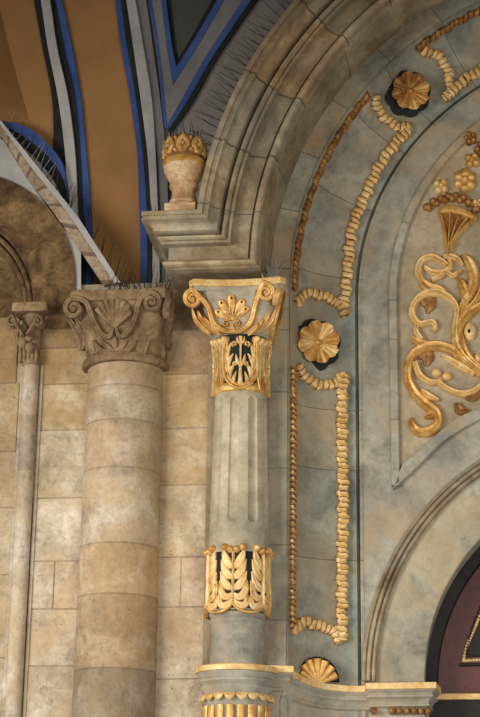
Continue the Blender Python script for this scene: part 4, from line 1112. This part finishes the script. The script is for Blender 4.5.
# ================================================================== BIRD SPIKES
def cone(L, r=.0040):
    b = MB(); rows = [[Vector((r*math.cos(2*PI*j/5), r*math.sin(2*PI*j/5), 0)) for j in range(5)], [Vector((r*.35*math.cos(2*PI*j/5), r*.35*math.sin(2*PI*j/5), L)) for j in range(5)]]
    b.quadgrid(rows, closed_u=True); b.poly(list(rows[1])); 
    return b
cm = cone(1.0); 
tmp = cm.build('spike', M['spike'], smooth=0); SPM = tmp.data; bpy.data.objects.remove(tmp)
SPM2 = SPM.copy(); SPM2.materials[0] = M['white']
def spikes(label, base, items, rail=None, pale=False):
    t = thing('bird_spike_strip', base, label, 'bird spikes', 'bird spike strips')
    for p, d in items:
        o = bpy.data.objects.new('spike', SPM2 if pale else SPM); COL.objects.link(o); o.parent = t
        o.location = p-Vector(base); L = d.length
        o.rotation_euler = d.to_track_quat('Z', 'Y').to_euler(); o.scale = (1, 1, L)
    if rail:
        b = MB()
        for a, c in zip(rail[:-1], rail[1:]):
            dv = (c-a).normalized(); s_ = dv.cross(Vector((0, 1, 0))).normalized()*.006; yv = Vector((0, .012, 0))
            b.quadgrid([[a-s_-yv, a+s_-yv, a+s_+yv, a-s_+yv], [c-s_-yv, c+s_-yv, c+s_+yv, c-s_+yv]], closed_u=True)
        b.build('base_strip', M['spike'], t, smooth=0)
R = random.Random(11)
it = []
rl = []
for i in range(78):
    th = math.radians(16)+(math.radians(62)-math.radians(16))*i/77
    out = Vector((-math.cos(th), 0, math.sin(th)))
    Y = -.15+.10*(i % 2)
    base_ = arcpt(3.18, Y, th)
    d = (out*1.0+Vector((R.uniform(-.18, .12), R.uniform(-.5, .2), R.uniform(.0, .45)))).normalized()*R.uniform(.18, .28)
    it.append((base_, d))
    if i % 4 == 0: rl.append(arcpt(3.186, -.10, th))
spikes('long row of thin bird spikes along the outer edge of the large arch', tuple(arcpt(3.18, -.1, .2)), it, rl)
it = []
for i in range(30):
    f = i/29; p = tp[int(22+f*38)]+Vector((0, .02+.1*(i % 2), .005))
    it.append((p, Vector((R.uniform(.02, .6)-.25*(1-f), R.uniform(-.4, .3), 1)).normalized()*R.uniform(.12, .22)))
spikes('bird spikes standing along the sloping coping in front of the ochre panel', tuple(tp[40]), it)
it = []
for i in range(34):
    x = bx-.10+.44*i/33; it.append((Vector((x, BY-.30+.12*(i % 3), zt1)), Vector((R.uniform(-.5, .5), R.uniform(-.4, .3), 1)).normalized()*R.uniform(.14, .26)))
spikes('bird spikes on top of the large brown carved capital', (bx, BY-.2, zt1), it)
it = []
for i in range(15):
    f = i/14; x0_, y0_ = 262+12*f, 278-3*f
    p = P(266+10*f, 279, .30)
    it.append((p, Vector((R.uniform(-.5, .9), R.uniform(-.5, .1), 1)).normalized()*R.uniform(.10, .17)))
spikes('bird spikes fanning out beside the right end of the gilded capital', tuple(P(270, 279, .3)), it, pale=True)
it = []
for i in range(10):
    x = xl0+.03+.05*R.random(); it.append((Vector((x, -.12+.05*i, zT)), Vector((R.uniform(-.3, .3), R.uniform(-.4, .3), 1)).normalized()*R.uniform(.07, .14)))
spikes('small pale cluster of bird spikes at the left end of the cornice beside the urn', (xl0+.05, 0, zT), it)
it = []
for i in range(18):
    a = 2*PI*i/18
    it.append((Vector((ux+.10*math.cos(a), UY+.10*math.sin(a), zu(131.5))), Vector((R.uniform(-.25, .25), R.uniform(-.2, .2), 1)).normalized()*R.uniform(.08, .14)))
spikes('bird spikes standing on top of the gilded crown of the urn', (ux, UY, zu(131.5)), it)
it = []
for i in range(44):
    f = i/43; p = tp[int(4+f*30)]+Vector((0, .05+.05*(i % 3), 0)); it.append((p, Vector((.35+R.uniform(-.2, .2), R.uniform(-.1, .3), .8)).normalized()*R.uniform(.14, .2)))
spikes('pale bird spikes on the upper part of the coping under the blue painted arc', tuple(tp[15]), it, pale=True)

def adopt(root, host, kids):
    for r in [o for o in COL.objects if o.parent is None and o.name.split('.')[0] == root]:
        ch = [o for o in COL.objects if o.parent == r]
        hs = [o for o in ch if o.name.split('.')[0] == host]
        if not hs: continue
        for o in ch:
            if o.name.split('.')[0] in kids: o.parent = hs[0]
adopt('gilded_column', 'upper_capital_block', ('volute', 'shell', 'dark_hollow', 'front_field', 'side_leaf', 'gilded_abacus_edge', 'abacus'))
adopt('gilded_column', 'lower_capital_bell', ('oval_frame', 'palmette', 'corner_leaf', 'gilded_vein', 'curled_leaf_tip'))
adopt('gilded_column', 'acanthus_band', ('acanthus_leaf', 'gilded_edge', 'gilded_outline', 'curled_tip'))
adopt('gilded_column', 'pedestal_bowl', ('scallop', 'gilded_flute'))
adopt('engaged_column', 'bell', ('volute', 'shell', 'leaf_spray', 'acanthus_leaf'))
adopt('colonette', 'bell', ('volute', 'leaf'))
adopt('urn', 'crown', ('lattice_diamond', 'jewel', 'gilded_bead'))
adopt('door_panel', 'inset', ('gilded_beading', 'dark_bead'))
adopt('impost_cornice', 'moulding', ('gilded_bead',))
adopt('scroll_relief', 'vase_back', ('vase',))
for o in COL.objects:
    k_ = o.name.split('.')[0]
    if o.parent is None and k_ in ('vault_rib', 'rope_moulding', 'rosette'):
        o['group'] = {'vault_rib': 'painted vault ribs', 'rope_moulding': 'gilded rope frames', 'rosette': 'gilded rosettes'}[k_]
for o in list(bpy.data.objects):
    if '_b' in o: del o['_b']
